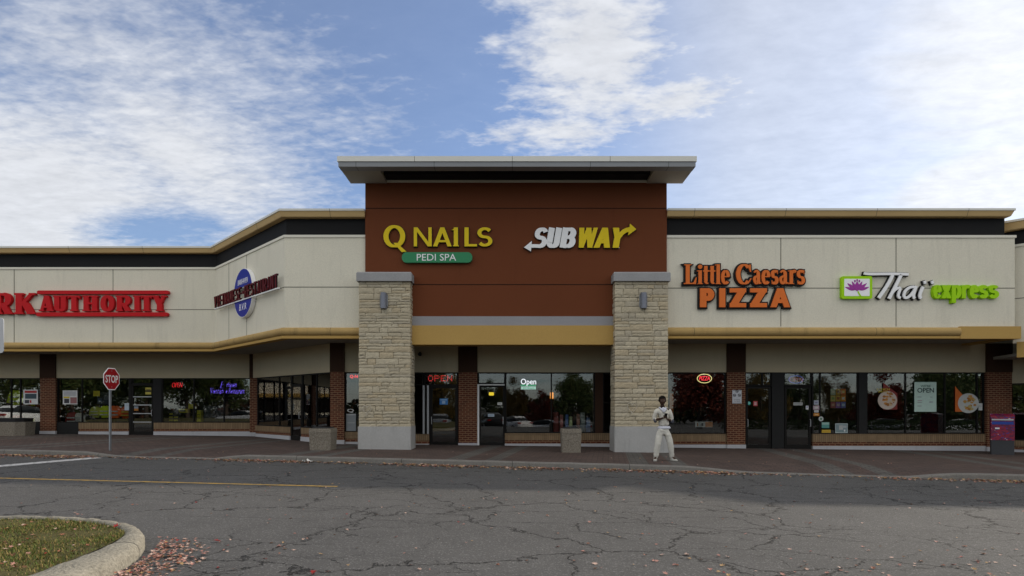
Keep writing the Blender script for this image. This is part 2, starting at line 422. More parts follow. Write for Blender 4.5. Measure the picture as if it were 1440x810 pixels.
for (ax,ay),(bx,by) in zip(do, di):
    z0 = ground(ax)-ROAD; j = wr.uniform(-.008,.008); zt = z0+.15+j
    L = lambda t: (ax+(bx-ax)*t+wr.uniform(-.006,.006), ay+(by-ay)*t+wr.uniform(-.006,.006))
    rows.append([(ax,ay,z0-.05)]+[L(t)+(z,) for t,z in ((.03,z0+.07),(.09,zt-.035),(.2,zt-.006),(.5,zt+.006),(.85,zt))]+[(bx,by,zt-.02),(bx,by,z0-.05)])
mb = MB(); k = len(rows[0])
mb.add([p for r_ in rows for p in r_], [(i*k+j,(i+1)*k+j,(i+1)*k+j+1,i*k+j+1) for i in range(len(rows)-1) for j in range(k-1)])
tag(mb.build('island_kerb', M['island_kerb'], smooth=True), kind='structure')
mb = MB()
LAWNZ = lambda x, y: ground(x)-ROAD+.125 + .02*math.sin(x*2.1)*math.sin(y*1.7)
# lawn sheet: strips from the inner kerb edge to the far left
lp = [(x,y) for x,y in di if y < 7.505]
vs = []; m_ = 10
for x,y in lp:
    for j in range(m_+1):
        t = j/m_; xx = x + (-40-x)*t*t
        vs.append((xx,y,LAWNZ(xx,y)))
mb.add(vs, [(i*(m_+1)+j,(i+1)*(m_+1)+j,(i+1)*(m_+1)+j+1,i*(m_+1)+j+1) for i in range(len(lp)-1) for j in range(m_)])
tag(mb.build('lawn', M['soil'], fix=False), kind='structure')

def lawn_edge_x(y):
    for (a,b),(c,d) in zip(di, di[1:]):
        if b >= y >= d and b > d: return a+(c-a)*(b-y)/(b-d)
    return di[-1][0]
gm = [plain('grass_green', (.085,.125,.022), .7), plain('grass_olive', (.15,.14,.032), .7), plain('grass_straw', (.28,.20,.075), .8), plain('grass_dark', (.05,.08,.016), .7)]
gr = MB(); q = random.Random(5)
def blade(x, y, h):
    a = q.uniform(0, 6.283); ln = q.uniform(.2,1.1)*h; w = q.uniform(.0022,.005)
    dx, dy = math.cos(a), math.sin(a); z = LAWNZ(x,y)-.004
    px, py = -dy*w, dx*w
    gr.mi = q.choices((0,1,2,3),(5,5,3.2,2))[0]
    gr.add([(x-px,y-py,z),(x+px,y+py,z),(x+dx*ln*.45+px*.7,y+dy*ln*.45+py*.7,z+h*.62),(x+dx*ln*.45-px*.7,y+dy*ln*.45-py*.7,z+h*.62),(x+dx*ln,y+dy*ln,z+h*.9)], [(0,1,2,3),(3,2,4)])
cnt = 0
while cnt < 34000:
    y = q.uniform(4.5,7.49); x = q.uniform(-8.2,-4.0)
    if x > lawn_edge_x(y)-.005: continue
    pat = math.sin(x*3.1+1.7*math.sin(y*2.3))*math.sin(y*3.7+x)
    if q.random() > .62 + .5*pat: continue
    edge = lawn_edge_x(y)-x < .12 or y > 7.36
    blade(x, y, q.uniform(.014,.04)*(1.25 if edge else 1)*(1+.35*pat)); cnt += 1
for _ in range(5000):
    y = q.uniform(-4,7.4); x = q.uniform(-18,-4.1)
    if x < lawn_edge_x(y)-.02: blade(x, y, q.uniform(.025,.06))
tag(gr.build('grass', gm, fix=False), 'patchy autumn grass on the kerbed island', None, kind='stuff')

# ---- fallen leaves
lm = [plain('leaf_pink', (.40,.20,.16), .7), plain('leaf_rust', (.30,.12,.07), .7), plain('leaf_tan', (.42,.27,.13), .75), plain('leaf_crimson', (.26,.022,.018), .6), plain('leaf_brown', (.13,.065,.03), .8), plain('leaf_pale', (.52,.36,.29), .7)]
lf = MB()
STAR = [(0,-.5),(.06,-.12),(.36,-.28),(.24,-.02),(.5,.12),(.2,.16),(.26,.40),(.05,.28),(0,.55),(-.05,.28),(-.26,.40),(-.2,.16),(-.5,.12),(-.24,-.02),(-.36,-.28),(-.06,-.12)]
def leaf(x, y, z, s, cols=None):
    a = q.uniform(0,6.283); c, sn = math.cos(a), math.sin(a); curl = q.uniform(-.5,.7); tilt = q.uniform(-.35,.35); fold = q.uniform(.1,.6)
    lf.mi = q.choices(range(6), cols or (4,3,2,.5,2,3.4))[0]
    def P(u, v):
        zz = s*(abs(u)*fold + curl*v*v + tilt*v)
        return (x+(u*c-v*sn)*s, y+(u*sn+v*c)*s, zz)
    p = [P(u*q.uniform(.85,1.1), v) for u, v in STAR] + [P(0,0)]
    mn = min(k[2] for k in p); p = [(a_,b_,z+.004+c_-mn) for a_,b_,c_ in p]
    nn = len(STAR)
    lf.add(p, [(i,(i+1)%nn,nn) for i in range(nn)])
def rz_(x): return ground(x)-ROAD
# heap against the island kerb
for _ in range(720):
    t = q.random(); y = 4.6 + 2.45*t
    ox = [a for a,b in do if abs(b-y) < .25] or [-3.7]
    d = abs(q.gauss(0,.25)); wgt = 1 if 5.2 < y < 6.8 else .45
    if q.random() > wgt: continue
    x = max(ox)+.03+d
    leaf(x, y, rz_(x)+max(0,.05-d*.2)*q.random(), q.uniform(.03,.062), (5,1.8,1.4,.5,1.6,4))
# along the gutter
for _ in range(7500):
    x = q.uniform(-26,24); d = abs(q.gauss(0,.30))
    k_ = KH(x)
    if k_ < .06 and q.random() > .35: continue
    if q.random() > .72+.4*math.sin(x*1.7+math.sin(x*.6)*2): continue
    leaf(x, KY(x)-.04-d, rz_(x), q.uniform(.05,.11), (2,1.6,4.5,.15,3.5,3.5))
# a drift on the left ramp
for _ in range(420):
    x = q.uniform(-19,-12.2); leaf(x, KY(x)-.1-abs(q.gauss(0,.35)), rz_(x), q.uniform(.05,.10), (1,3,2,.2,4,1))
# scattered over the road
for _ in range(420):
    y = q.uniform(4.2,15); x = q.uniform(-1.05,1.05)*y*.95
    if y < 7.8 and x < -3.3: continue
    leaf(x, y, rz_(x), q.uniform(.03,.065))
# loose clusters towards the right foreground
for cx_, cy_, sx_, sy_, nn_ in ((3.4,6.1,.9,.25,26),(4.1,5.6,.9,.22,46),(2.0,5.6,.6,.3,14),(2.6,6.4,1.0,.3,20),(5.0,6.6,.8,.3,18),(-2.7,6.3,.6,.5,22),(-3.0,5.0,.4,.4,24),(.4,5.4,1.2,.3,10)):
    for _ in range(nn_):
        x = q.gauss(cx_,sx_); y = q.gauss(cy_,sy_)
        if x > -3.4: leaf(x, y, rz_(x), q.uniform(.035,.075), (5,1.5,1.5,.6,1.5,4))
for _ in range(260):
    y = q.uniform(4.4,7.35); x = q.uniform(-8,-4.1)
    if x < lawn_edge_x(y): leaf(x, y, LAWNZ(x,y)+.012, q.uniform(.035,.07), (3,2,2,1.0,4,2))
for x, y, s, c in ((-4.55,7.0,.10,3),(-3.35,6.9,.10,3),(-3.62,5.35,.12,3)):
    lf.mi = c; leaf(x, y, (LAWNZ(x,y)+.02 if x < -4.1 else rz_(x)), s, [1 if i == c else 0 for i in range(6)])
for _ in range(150):
    x = q.uniform(-20,18); leaf(x, q.uniform(KY(x)+.3, SY(x)-.2), ground(x), q.uniform(.03,.06))
tag(lf.build('fallen_leaves', lm, fix=False), 'dry maple leaves scattered over road, gutter and lawn', None, kind='stuff')

# ================================================================ the shops
class Fr:
    """a wall line: origin, heading; photo columns and rows land on it by their ray"""
    def __init__(s, ox, oy, ang=0.0):
        s.o = (ox,oy); s.c, s.s = math.cos(ang), math.sin(ang); s.M = T(ox,oy,0,ang)
    def x(s, px):
        u = (px-CX)/F; ox, oy = s.o
        return (ox-u*oy)/(u*s.s-s.c)
    def z(s, py, px): return Z(py, s.o[1]+s.s*s.x(px))

def windowpart(b, fr, x0, x1, z0, z1, vs=(), hs=(), name='window', fw=.045, glass='glass'):
    m_ = MB(); y0, y1 = .05, .13
    m_.box(x0,x1,y0,y1,z0,z0+fw).box(x0,x1,y0,y1,z1-fw,z1).box(x0,x0+fw,y0+.002,y1-.002,z0+fw,z1-fw).box(x1-fw,x1,y0+.002,y1-.002,z0+fw,z1-fw)
    xs_ = sorted(vs); hs_ = sorted(hs)
    for v in xs_: m_.box(v-fw/2,v+fw/2,y0+.003,y1-.003,z0+fw,z1-fw)
    for h in hs_: m_.box(x0+fw,x1-fw,y0+.006,y1-.006,h-fw/2,h+fw/2)
    w = m_.build(name, M['frame'], b, fr.M)
    ex = [x0]+xs_+[x1]; ez = [z0]+hs_+[z1]
    for a, c in zip(ex, ex[1:]):
        for d, e in zip(ez, ez[1:]):
            p = MB().box(a+.015,c-.015,.086,.092,d+.015,e-.015)
            p.build('pane', M[glass], w, fr.M)
    return w
def doorpart(b, fr, x0, x1, z0, z1, mt='frame', bars=(), st=.075, hx=None, label=None):
    m_ = MB(); y0, y1 = .03, .09
    m_.box(x0,x0+st,y0,y1,z0,z1).box(x1-st,x1,y0,y1,z0,z1).box(x0+st,x1-st,y0+.002,y1-.002,z1-st,z1).box(x0+st,x1-st,y0+.002,y1-.002,z0,z0+.2)
    d = m_.build('door', M[mt], b, fr.M)
    if label: d['label'] = label
    MB().box(x0+st-.01,x1-st+.01,.056,.062,z0+.19,z1-st+.01).build('pane', M['glass'], d, fr.M)
    for h in bars: MB().box(x0+st,x1-st,.012,.03,h-.017,h+.017).build('push_bar', M['alu'], d, fr.M)
    if hx is not None:
        hz = z0+1.02
        MB().tube([(hx,.03,hz-.13),(hx,-.03,hz-.13),(hx,-.03,hz+.13),(hx,.03,hz+.13)], .012, 6).build('handle', M['alu'], d, fr.M)
    return d
def sillwall(b, fr, x0, x1, z1, zf):
    """tan soldier course, red stretcher course and pale concrete base under a window"""
    h = z1-zf; a = zf+h*.26; c = zf+h*.50
    MB().box(x0,x1,.0,.30,c,z1).build('soldier_course', M['soldier'], b, fr.M)
    MB().box(x0,x1,.012,.30,a,c).build('brick_course', M['brick'], b, fr.M)
    MB().box(x0,x1,-.018,.30,zf-.3,a).build('concrete_base', M['base'], b, fr.M)
def pier(b, fr, x0, x1, zf, zh, zt, d=.05, zb=None):
    zb = zb if zb is not None else zf+.16
    MB().box(x0,x1,-d,.3,zb,zh).build('brick_pier', M['brick'], b, fr.M)
    MB().box(x0-.01,x1+.01,-d-.02,.3,zh,zt).build('pier_head', M['dark_pier'], b, fr.M)
    MB().box(x0-.012,x1+.012,-d-.025,.3,zf-.3,zb).build('concrete_base', M['base'], b, fr.M)
def solid(b, fr, name, mt, x0, x1, z0, z1, y0=.02, y1=.2):
    return MB().box(x0,x1,y0,y1,z0,z1).build(name, M[mt], b, fr.M)

ZS, ZH = 3.745, 2.735     # soffit and window-head heights
def parapet(b, path, zb, zj, zc, zt0, zk, ztan, ztop, path_black=None, path_cap=None, joints=(), fr_j=None):
    MB().sweep([(0,zb),(0,zt0),(-.3,zt0),(-.3,zb)], path).build('stucco_wall', M['cream'], b)
    MB().sweep([(.035,zt0),(.035,zk),(-.31,zk),(-.31,zt0)], path).build('wall_trim', M['cream_trim'], b)
    MB().sweep([(.006,zj-.012),(.006,zj+.012),(-.02,zj+.012),(-.02,zj-.012)], path).build('control_joint', M['joint'], b)
    pb = path_black or path
    MB().sweep([(-.08,zk),(-.08,ztan),(-.3,ztan),(-.3,zk)], pb).build('dark_band', M['black'], b)
    pc = path_cap or path
    MB().sweep([(.12,ztan),(.14,ztan+.02),(.20,ztop-.07),(-.4,ztop-.07),(-.4,ztan)], pc).build('cornice', M['tan'], b)
    MB().sweep([(.225,ztop-.07),(.225,ztop),(-.42,ztop),(-.42,ztop-.07)], pc).build('metal_cap', M['cap'], b)
def half_round(b, path, z0, z1, zs):
    pr = [(.03,z0)] + [(.03+.15*math.sin(math.pi*i/10), z0+(z1-z0)*(1-math.cos(math.pi*i/10))/2) for i in range(1,10)] + [(.03,z1),(-.2,z1),(-.2,z0)]
    MB().sweep(pr, path).build('round_ledge', M['ledge'], b)
    MB().sweep([(.10,zs),(.10,z0),(-.2,z0),(-.2,zs)], path).build('drip_edge', M['mustard'], b)

# ---------- left wing
bl = thing('shop_building', 'long cream shop wing with a slanting corner at the left of the brown tower', 'building', T(-15,27,.2))
PL = [(-60,25.25),(-12.33,25.25),(-7.68,20.5),(-4.5,20.5)]
parapet(bl, PL, 4.06, 5.49, 7.16, 7.16, 7.245, 7.815, 8.07, path_cap=PL[:3]+[(-4.94,20.5)])
half_round(bl, PL, 3.84, 4.12, 3.745)
for px in (20,159):
    x_ = X(px,25.25); MB().box(x_-.011,x_+.011,25.243,25.27,4.12,7.16).build('control_joint', M['joint'], bl)
frc = Fr(-12.33,25.25,math.atan2(-4.75,4.65))
for px in (322,347):
    x_ = frc.x(px); MB().box(x_-.011,x_+.011,-.007,.02,4.12,7.16).build('control_joint', M['joint'], bl, frc.M)
MB().slab([(-60,25.4),(-12.25,25.4),(-7.6,20.62),(-4.95,20.62),(-4.95,27.6),(-60,27.6)], 3.80, 3.95).build('soffit', M['soffit'], bl)
MB().slab([(-60,25.5),(-12.25,25.5),(-7.6,20.75),(-4.9,20.75),(-4.9,45),(-60,45)], 7.45, 7.6).build('roof', M['roofing'], bl)
MB().box(-60,-4.9,45,45.3,-.3,7.6).build('back_wall', M['cream'], bl)
MB().box(-60.3,-60,25.3,45,-.3,7.6).build('side_wall', M['cream'], bl)
ang = math.atan2(22.5-27.2, -6.75+11.65)
FL = Fr(0,27.2); FK = Fr(-11.65,27.2,ang); FM = Fr(0,22.5); klen = math.hypot(4.9,4.7)
MB().sweep([(0,ZH),(0,3.80),(-.25,3.80),(-.25,ZH)], [(-60,27.2),(-11.65,27.2),(-6.75,22.5),(-4.9,22.5)]).build('lintel_wall', M['lintel'], bl)
ZFL = .205
def L(px): return FL.x(px)
zsill = FL.z(594.5,200)
pier(bl, FL, L(57.5), L(79), ZFL, 2.735, 3.80)
pier(bl, FL, -11.72, -11.12, .14, 2.735, 3.80, d=.06)
windowpart(bl, FL, L(-110), L(57.5), zsill, ZH, vs=[L(-60),L(-20),L(14),L(27)])
windowpart(bl, FL, L(79), L(181), zsill, ZH, vs=[L(114)])
solid(bl, FL, 'infill_panel', 'panel', L(79), L(110.5), ZFL-.3, zsill, .03)
solid(bl, FL, 'infill_panel', 'panel', L(35), L(57.5), ZFL-.3, zsill, .03)
sillwall(bl, FL, L(110.5), L(181), zsill, ZFL); sillwall(bl, FL, L(-110), L(35), zsill, ZFL)
solid(bl, FL, 'door_post', 'frame', L(181), L(184.5), ZFL-.2, ZH, .02, .14)
zdt = FL.z(540,200)
doorpart(bl, FL, L(184.5), L(215), ZFL-.05, zdt, bars=[FL.z(p,200) for p in (558,569.5,581.5,593.5)], hx=L(213.5), label='dark glass shop door with four silver push bars')
windowpart(bl, FL, L(184.5), L(215), zdt, ZH, name='transom')
solid(bl, FL, 'infill_panel', 'panel', L(215), L(226.5), ZFL-.2, ZH, .03, .14)
windowpart(bl, FL, L(226.5), L(357.5), zsill, ZH, vs=[L(271.5),L(314)])
sillwall(bl, FL, L(216), -11.72, zsill, ZFL)
# slanting shop front
def K(px): return FK.x(px)
ZFK = .14; zk1 = .62
windowpart(bl, FK, .42, K(408), zk1, ZH, vs=[K(390.5)])
sillwall(bl, FK, .35, K(408), zk1, ZFK)
doorpart(bl, FK, K(408), K(423), ZFK-.05, 2.32, hx=K(421.5)); windowpart(bl, FK, K(408), K(423), 2.32, ZH, name='transom')
windowpart(bl, FK, K(423), K(464), zk1, ZH, vs=[K(443)])
sillwall(bl, FK, K(423), klen-.3, zk1, ZFK)
pier(bl, FM, X(464.5,22.45), X(484,22.45), .06, 2.735, 3.80, d=.07)
zq = .52
windowpart(bl, FM, X(484.5,22.5), -4.9, zq, ZH); sillwall(bl, FM, X(484.5,22.5), -4.9, zq, .02)
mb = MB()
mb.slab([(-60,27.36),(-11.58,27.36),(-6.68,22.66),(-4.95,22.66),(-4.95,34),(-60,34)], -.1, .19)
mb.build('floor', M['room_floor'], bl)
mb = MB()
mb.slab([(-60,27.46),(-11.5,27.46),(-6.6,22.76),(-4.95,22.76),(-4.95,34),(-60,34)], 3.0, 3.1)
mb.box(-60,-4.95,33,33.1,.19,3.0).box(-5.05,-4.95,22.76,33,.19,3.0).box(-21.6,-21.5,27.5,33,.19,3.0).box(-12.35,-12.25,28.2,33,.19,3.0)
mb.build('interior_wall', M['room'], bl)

# ---------- the tower
bt = thing('shop_building', 'tall brown stucco tower on two stone pillars under a flat overhanging roof', 'building', T(.15,20.5,0))
TX0, TX1, TY = -4.93, 5.2, 20.4
MB().box(TX0,TX1,TY,TY+.35,4.485,8.975).build('stucco_wall', M['brown'], bt)
for z_ in (8.115,5.555): MB().box(TX0-.003,TX1+.003,TY-.006,TY+.1,z_-.014,z_+.014).build('control_joint', M['joint_brown'], bt)
MB().box(TX0-.03,TX1+.03,TY-.04,TY+.3,8.975,9.05).build('wall_trim', M['cream_trim'], bt)
for x_ in (TX0, TX1-.3): MB().box(x_,x_+.3,TY+.35,27,6.0,8.975).build('side_wall', M['brown'], bt)
MB().box(TX0,TX1,26.7,27,7.0,8.975).build('back_wall', M['brown'], bt)
cano = MB()
CY = 18.95
cano.box(-5.42,5.73,CY,CY+.36,8.945,9.10)                            # front beam
ca = cano.build('canopy_beam', M['canopy'], bt)
MB().box(-5.45,5.76,CY-.03,CY+.37,9.10,9.262).build('canopy_cap', M['cap'], bt)
for x0, x1 in ((-5.42,-4.20),(4.52,5.73)):
    MB().box(x0,x1,CY+.36,TY+.02,8.955,9.10).box(x0-.03 if x0 < 0 else x0,x1 if x0 < 0 else x1+.03,CY+.37,TY+.02,9.10,9.26).build('canopy_end', M['canopy_pale'], bt)
MB().box(-4.2,4.52,CY+.36,27.4,9.20,9.255).build('canopy_deck', M['canopy'], bt)
MB().box(-4.2,4.52,TY-.02,TY+.2,9.05,9.20).build('dark_band', M['black'], bt)
MB().box(-4.2,4.52,CY+.9,TY-.02,9.05,9.199).build('canopy_recess', M['black'], bt)
MB().box(-3.36,3.42,TY-.03,TY+.3,4.17,4.485).build('grey_band', M['grey_band'], bt)
MB().box(-3.36,3.42,TY-.09,TY+.5,3.53,4.17).build('mustard_beam', M['mustard'], bt)
MB().box(TX0+.01,TX1-.01,TY+.5,22.9,3.80,3.95).build('soffit', M['soffit'], bt)
def stone_pillar(x0, x1, y0, y1, zb, seed):
    q = random.Random(seed); p = MB()
    z0 = .79; z1 = 5.575
    core = MB().box(x0+.035,x1-.035,y0+.035,y1,z0,z1).build('mortar_core', M['mortar'], None)
    z = z0
    def block(axis, a, b, z_, h, base, sgn):
        j = .0065; o = q.uniform(-.008,.014)
        p.mi = q.choices((0,1,2,3),(4,3,2,2))[0]
        nx = max(2, int((b-a)/.07)); nz = max(2, int(h/.05))
        vs = []
        for k in range(nz+1):
            for i in range(nx+1):
                e = i in (0,nx) or k in (0,nz)
                dd = o + q.uniform(-.006,.006) - (.010 if e else 0)
                aa = a+j+(b-a-2*j)*i/nx + (q.uniform(-.006,.006) if e else 0)
                zz = z_+j+(h-2*j)*k/nz + (q.uniform(-.006,.006) if e else 0)
                vs.append((aa, base-dd, zz) if axis == 'y' else (base+sgn*dd, aa, zz))
        n_ = nx+1; fs = [(k*n_+i,k*n_+i+1,(k+1)*n_+i+1,(k+1)*n_+i) for k in range(nz) for i in range(nx)]
        # skirt back to the mortar
        rim = [i for i in range(n_)] + [k*n_+nx for k in range(1,nz+1)] + [nz*n_+i for i in range(nx-1,-1,-1)] + [k*n_ for k in range(nz-1,0,-1)]
        nb = len(vs)
        for i in rim:
            v = vs[i]
            vs.append((v[0],base+.06,v[2]) if axis == 'y' else (base-sgn*.06,v[1],v[2]))
        m2 = len(rim); fs += [(rim[i],nb+i,nb+(i+1)%m2,rim[(i+1)%m2]) for i in range(m2)]
        p.add(vs, fs)
    while z < z1-.04:
        h = q.choice((.08,.10,.13,.17,.21,.12,.19)); h = min(h, z1-z)
        if z1-(z+h) < .07: h = z1-z
        for axis, a0, a1, base, sgn in (('y',x0,x1,y0,0),('x',y0+.012,y1,x1,1),('x',y0+.012,y1,x0,-1)):
            a = a0
            while a < a1-.02:
                w = q.choice((.22,.34,.46,.58,.75,.28,.5)); w = min(w, a1-a)
                if a1-(a+w) < .14: w = a1-a
                if h > .18 and q.random() < .35:
                    hh = h*q.uniform(.4,.6); block(axis,a,a+w,z,hh,base,sgn); block(axis,a,a+w,z+hh,h-hh,base,sgn)
                else: block(axis,a,a+w,z,h,base,sgn)
                a += w
        z += h
    po = p.build('stone_pillar', M['stone'], bt, fix=False)
    bm = bmesh.new(); bm.from_mesh(po.data); bmesh.ops.recalc_face_normals(bm, faces=bm.faces); bm.to_mesh(po.data); bm.free()
    core.parent = po; core.matrix_basis = WMX[po.name].inverted()
    gz = ground((x0+x1)/2)
    MB().taper((x0+x1)/2,(y0+y1)/2-.01,gz-.2,.80,(x1-x0)/2+.025,(y1-y0)/2+.05,(x1-x0)/2+.02,(y1-y0)/2+.045,.03).build('pillar_base', M['concrete'], po)
    cp = MB(); cx_ = (x0+x1)/2; w_ = (x1-x0)/2+.055
    cp.box(cx_-w_,cx_+w_,y0-.10,y1,5.575,5.835)
    cp.taper(cx_,(y0-.10+y1)/2,5.835,5.875,w_,(y1-y0+.1)/2,w_-.03,(y1-y0+.1)/2-.03)
    cp.build('capstone', M['capstone'], po)
    return po
pil = [stone_pillar(-5.05,-3.345,20.0,20.9,0,21), stone_pillar(3.385,5.145,20.0,20.9,0,57)]
# chalk heart scrawled on each pillar
chalk = surf('chalk_scrawl', (.50,.46,.38), .95, .2, 8, .3, 60)
for po, px, py, s in ((pil[1],889,573,.17),(pil[0],516,576,.15)):
    cx_, cz_ = X(px,19.95), Z(py,19.95)
    hp = []
    for i in range(40):
        t = 2*math.pi*i/39
        hp.append((cx_+s*(16*math.sin(t)**3)/17+q.uniform(-.006,.006), 19.955, cz_+s*(13*math.cos(t)-5*math.cos(2*t)-2*math.cos(3*t)-math.cos(4*t))/14+q.uniform(-.006,.006)))
    m_ = MB().tube(hp, .009, 5)
    m_.tube([(cx_-.04,19.955,cz_-s*1.05),(cx_,19.955,cz_-s*.5),(cx_+.07,19.955,cz_-s*.1)], .007, 5)
    m_.build('chalk_heart', chalk, po)
# tower shop front
FC = Fr(0,22.65)
def C(px): return FC.x(px)
ZFC = -.06
MB().box(TX0,TX1,22.65,22.9,ZH,3.80).build('lintel_wall', M['lintel'], bt)
windowpart(bt, FC, -4.9, C(595), .43, ZH, hs=[2.28])
sillwall(bt, FC, -4.9, C(603.5), .43, ZFC)
for px0, px1 in ((594.5,597),(600.5,603)): MB().box(C(px0),C(px1),.0,.1,.44,2.25).build('side_mullion', M['alu'], bt, FC.M)
windowpart(bt, FC, C(597), C(603.5), .44, 2.25)
windowpart(bt, FC, C(596.5), C(644), 2.25, ZH, vs=[], name='transom')
doorpart(bt, FC, C(604), C(644), ZFC-.02, 2.25, hx=C(607), st=.11)
MB().box(C(604),C(644),-.06,.1,ZFC-.3,ZFC+.03).build('threshold', M['alu'], bt, FC.M)
pier(bt, FC, C(645), C(671), ZFC, 2.735, 3.80)
m_ = MB(); m_.box(C(671.3),C(673.8),-.01,.1,ZFC-.03,2.29).box(C(673.8),C(709.5),-.008,.1,2.25,2.29)
m_.build('door_surround', M['white'], bt, FC.M)
doorpart(bt, FC, C(674), C(709.5), ZFC-.02, 2.245, hx=C(707.5), st=.06)
windowpart(bt, FC, C(672), C(710.5), 2.30, ZH, name='transom')
windowpart(bt, FC, C(710.5), C(837), .46, ZH, vs=[C(775.5)])
sillwall(bt, FC, C(710), TX1, .46, ZFC)
solid(bt, FC, 'infill_panel', 'dark_pier', C(837), C(848), .46, ZH)
windowpart(bt, FC, C(848), TX1, .46, ZH, hs=[1.6])

# ---------- right wing
br = thing('shop_building', 'straight cream shop wing running right from the brown tower', 'building', T(11,22.7,-.13))
XE = 16.97
parapet(br, [(4.6,20.5),(XE,20.5),(XE,26)], 4.10, 5.455, 7.15, 7.15, 7.235, 7.835, 8.08,
        path_black=[(4.6,20.5),(16.77,20.5),(16.77,26)], path_cap=[(5.21,20.5),(16.6,20.5),(16.6,26)])
half_round(br, [(4.6,20.5),(X(1350,20.4),20.5)], 3.825, 4.125, 3.745)
MB().sweep([(.12,3.735),(.12,4.15),(-.2,4.15),(-.2,3.735)], [(X(1350,20.4)+.003,20.5),(XE,20.5),(XE,26)]).build('flat_ledge', M['mustard'], br)
for px in (1098,1260):
    x_ = X(px,20.5); MB().box(x_-.011,x_+.011,20.493,20.52,4.16,7.15).build('control_joint', M['joint'], br)
MB().box(5.25,XE-.05,20.62,23,3.80,3.95).build('soffit', M['soffit'], br)
MB().box(-4.9,XE-.3,20.85,45,7.45,7.6).build('roof', M['roofing'], br)
MB().box(-4.9,XE,45,45.3,-.4,7.6).build('back_wall', M['cream'], br)
MB().box(5.2,C(1386),22.65,22.9,ZH,3.80).build('lintel_wall', M['lintel'], br)
MB().box(XE-.3,XE,22.9,45,3.9,7.4).build('side_wall', M['cream'], br)
def zr(py, px=1100): return FC.z(py, px)
ZFR = -.14
zs = .435
windowpart(br, FC, 5.205, C(1021.5), zs, ZH)
sillwall(br, FC, 5.205, C(1022), zs, -.10)
pier(br, FC, C(1022), C(1047.5), -.12, 2.735, 3.80)
doorpart(br, FC, C(1049.5), C(1084.5), ZFR-.03, zr(543.5), hx=C(1051.5))
windowpart(br, FC, C(1048), C(1086), zr(542.5), ZH, name='transom', vs=[C(1073)])
solid(br, FC, 'infill_panel', 'panel', C(1086), C(1103), ZFR-.2, ZH)
doorpart(br, FC, C(1104), C(1141), ZFR-.03, zr(543.5), hx=C(1139.5))
windowpart(br, FC, C(1103), C(1143), zr(542.5), ZH, name='transom')
windowpart(br, FC, C(1143), C(1208.5), zs, ZH, vs=[C(1154.5)])
solid(br, FC, 'infill_panel', 'panel', C(1208.5), C(1219.5), zs, ZH)
windowpart(br, FC, C(1219.5), C(1386), zs, ZH, vs=[C(1275),C(1330.5),C(1376)])
sillwall(br, FC, C(1143), C(1386), zs, ZFR-.03)
pier(br, FC, C(1386), C(1421), -.2, 2.735, 3.80, d=.07)
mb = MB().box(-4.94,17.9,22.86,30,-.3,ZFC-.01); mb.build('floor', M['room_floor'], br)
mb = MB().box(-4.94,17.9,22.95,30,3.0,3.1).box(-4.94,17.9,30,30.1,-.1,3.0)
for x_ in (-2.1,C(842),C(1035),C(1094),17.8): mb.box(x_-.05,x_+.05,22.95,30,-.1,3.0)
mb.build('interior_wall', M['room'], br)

# ---------- far right wing, slanting towards the street
bf = thing('shop_building', 'lower cream shop wing cut off by the right edge of the photo', 'building', T(20,20.6,-.2))
PF = [(17.03,21.07),(19.2,18.9),(60,18.9)]
parapet(bf, [(17.22,20.88)]+PF[1:], 3.62, 5.16, 6.93, 6.93, 7.01, 7.5, 7.83, path_black=PF, path_cap=PF)
MB().sweep([(.12,3.13),(.12,3.66),(-.2,3.66),(-.2,3.13)], [(17.3,20.8)]+PF[1:]).build('flat_ledge', M['mustard'], bf)
MB().slab([(17.4,20.9),(19.25,19.05),(60,19.05),(60,23),(18.0,23)], 3.2, 3.3).build('soffit', M['soffit'], bf)
MB().slab([(17.0,21.5),(19.3,19.2),(60,19.2),(60,45),(17.0,45)], 7.2, 7.35).build('roof', M['roofing'], bf)
MB().box(XE,60,45,45.3,-.4,7.35).build('back_wall', M['cream'], bf)
FF = Fr(18.3,22.9,-math.pi/4)
MB().sweep([(0,2.32),(0,3.2),(-.25,3.2),(-.25,2.32)], [(18.3,22.9),(21.3,19.9),(60,19.9)]).build('lintel_wall', M['lintel'], bf)
windowpart(bf, FF, .1, 4.2, .2, 2.32, vs=[1.6,2.9]); sillwall(bf, FF, .05, 4.24, .2, -.25)
FG = Fr(0,19.9); windowpart(bf, FG, 21.35, 40, .2, 2.32, vs=[23,25,27,30,33,36]); sillwall(bf, FG, 21.31, 60, .2, -.28)
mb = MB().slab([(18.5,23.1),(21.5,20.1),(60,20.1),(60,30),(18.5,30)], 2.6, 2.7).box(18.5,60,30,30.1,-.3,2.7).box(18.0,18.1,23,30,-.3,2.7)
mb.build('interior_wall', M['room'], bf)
MB().slab([(18.5,23.1),(21.5,20.1),(60,20.1),(60,30),(18.5,30)], -.4, -.24).build('floor', M['room_floor'], bf)
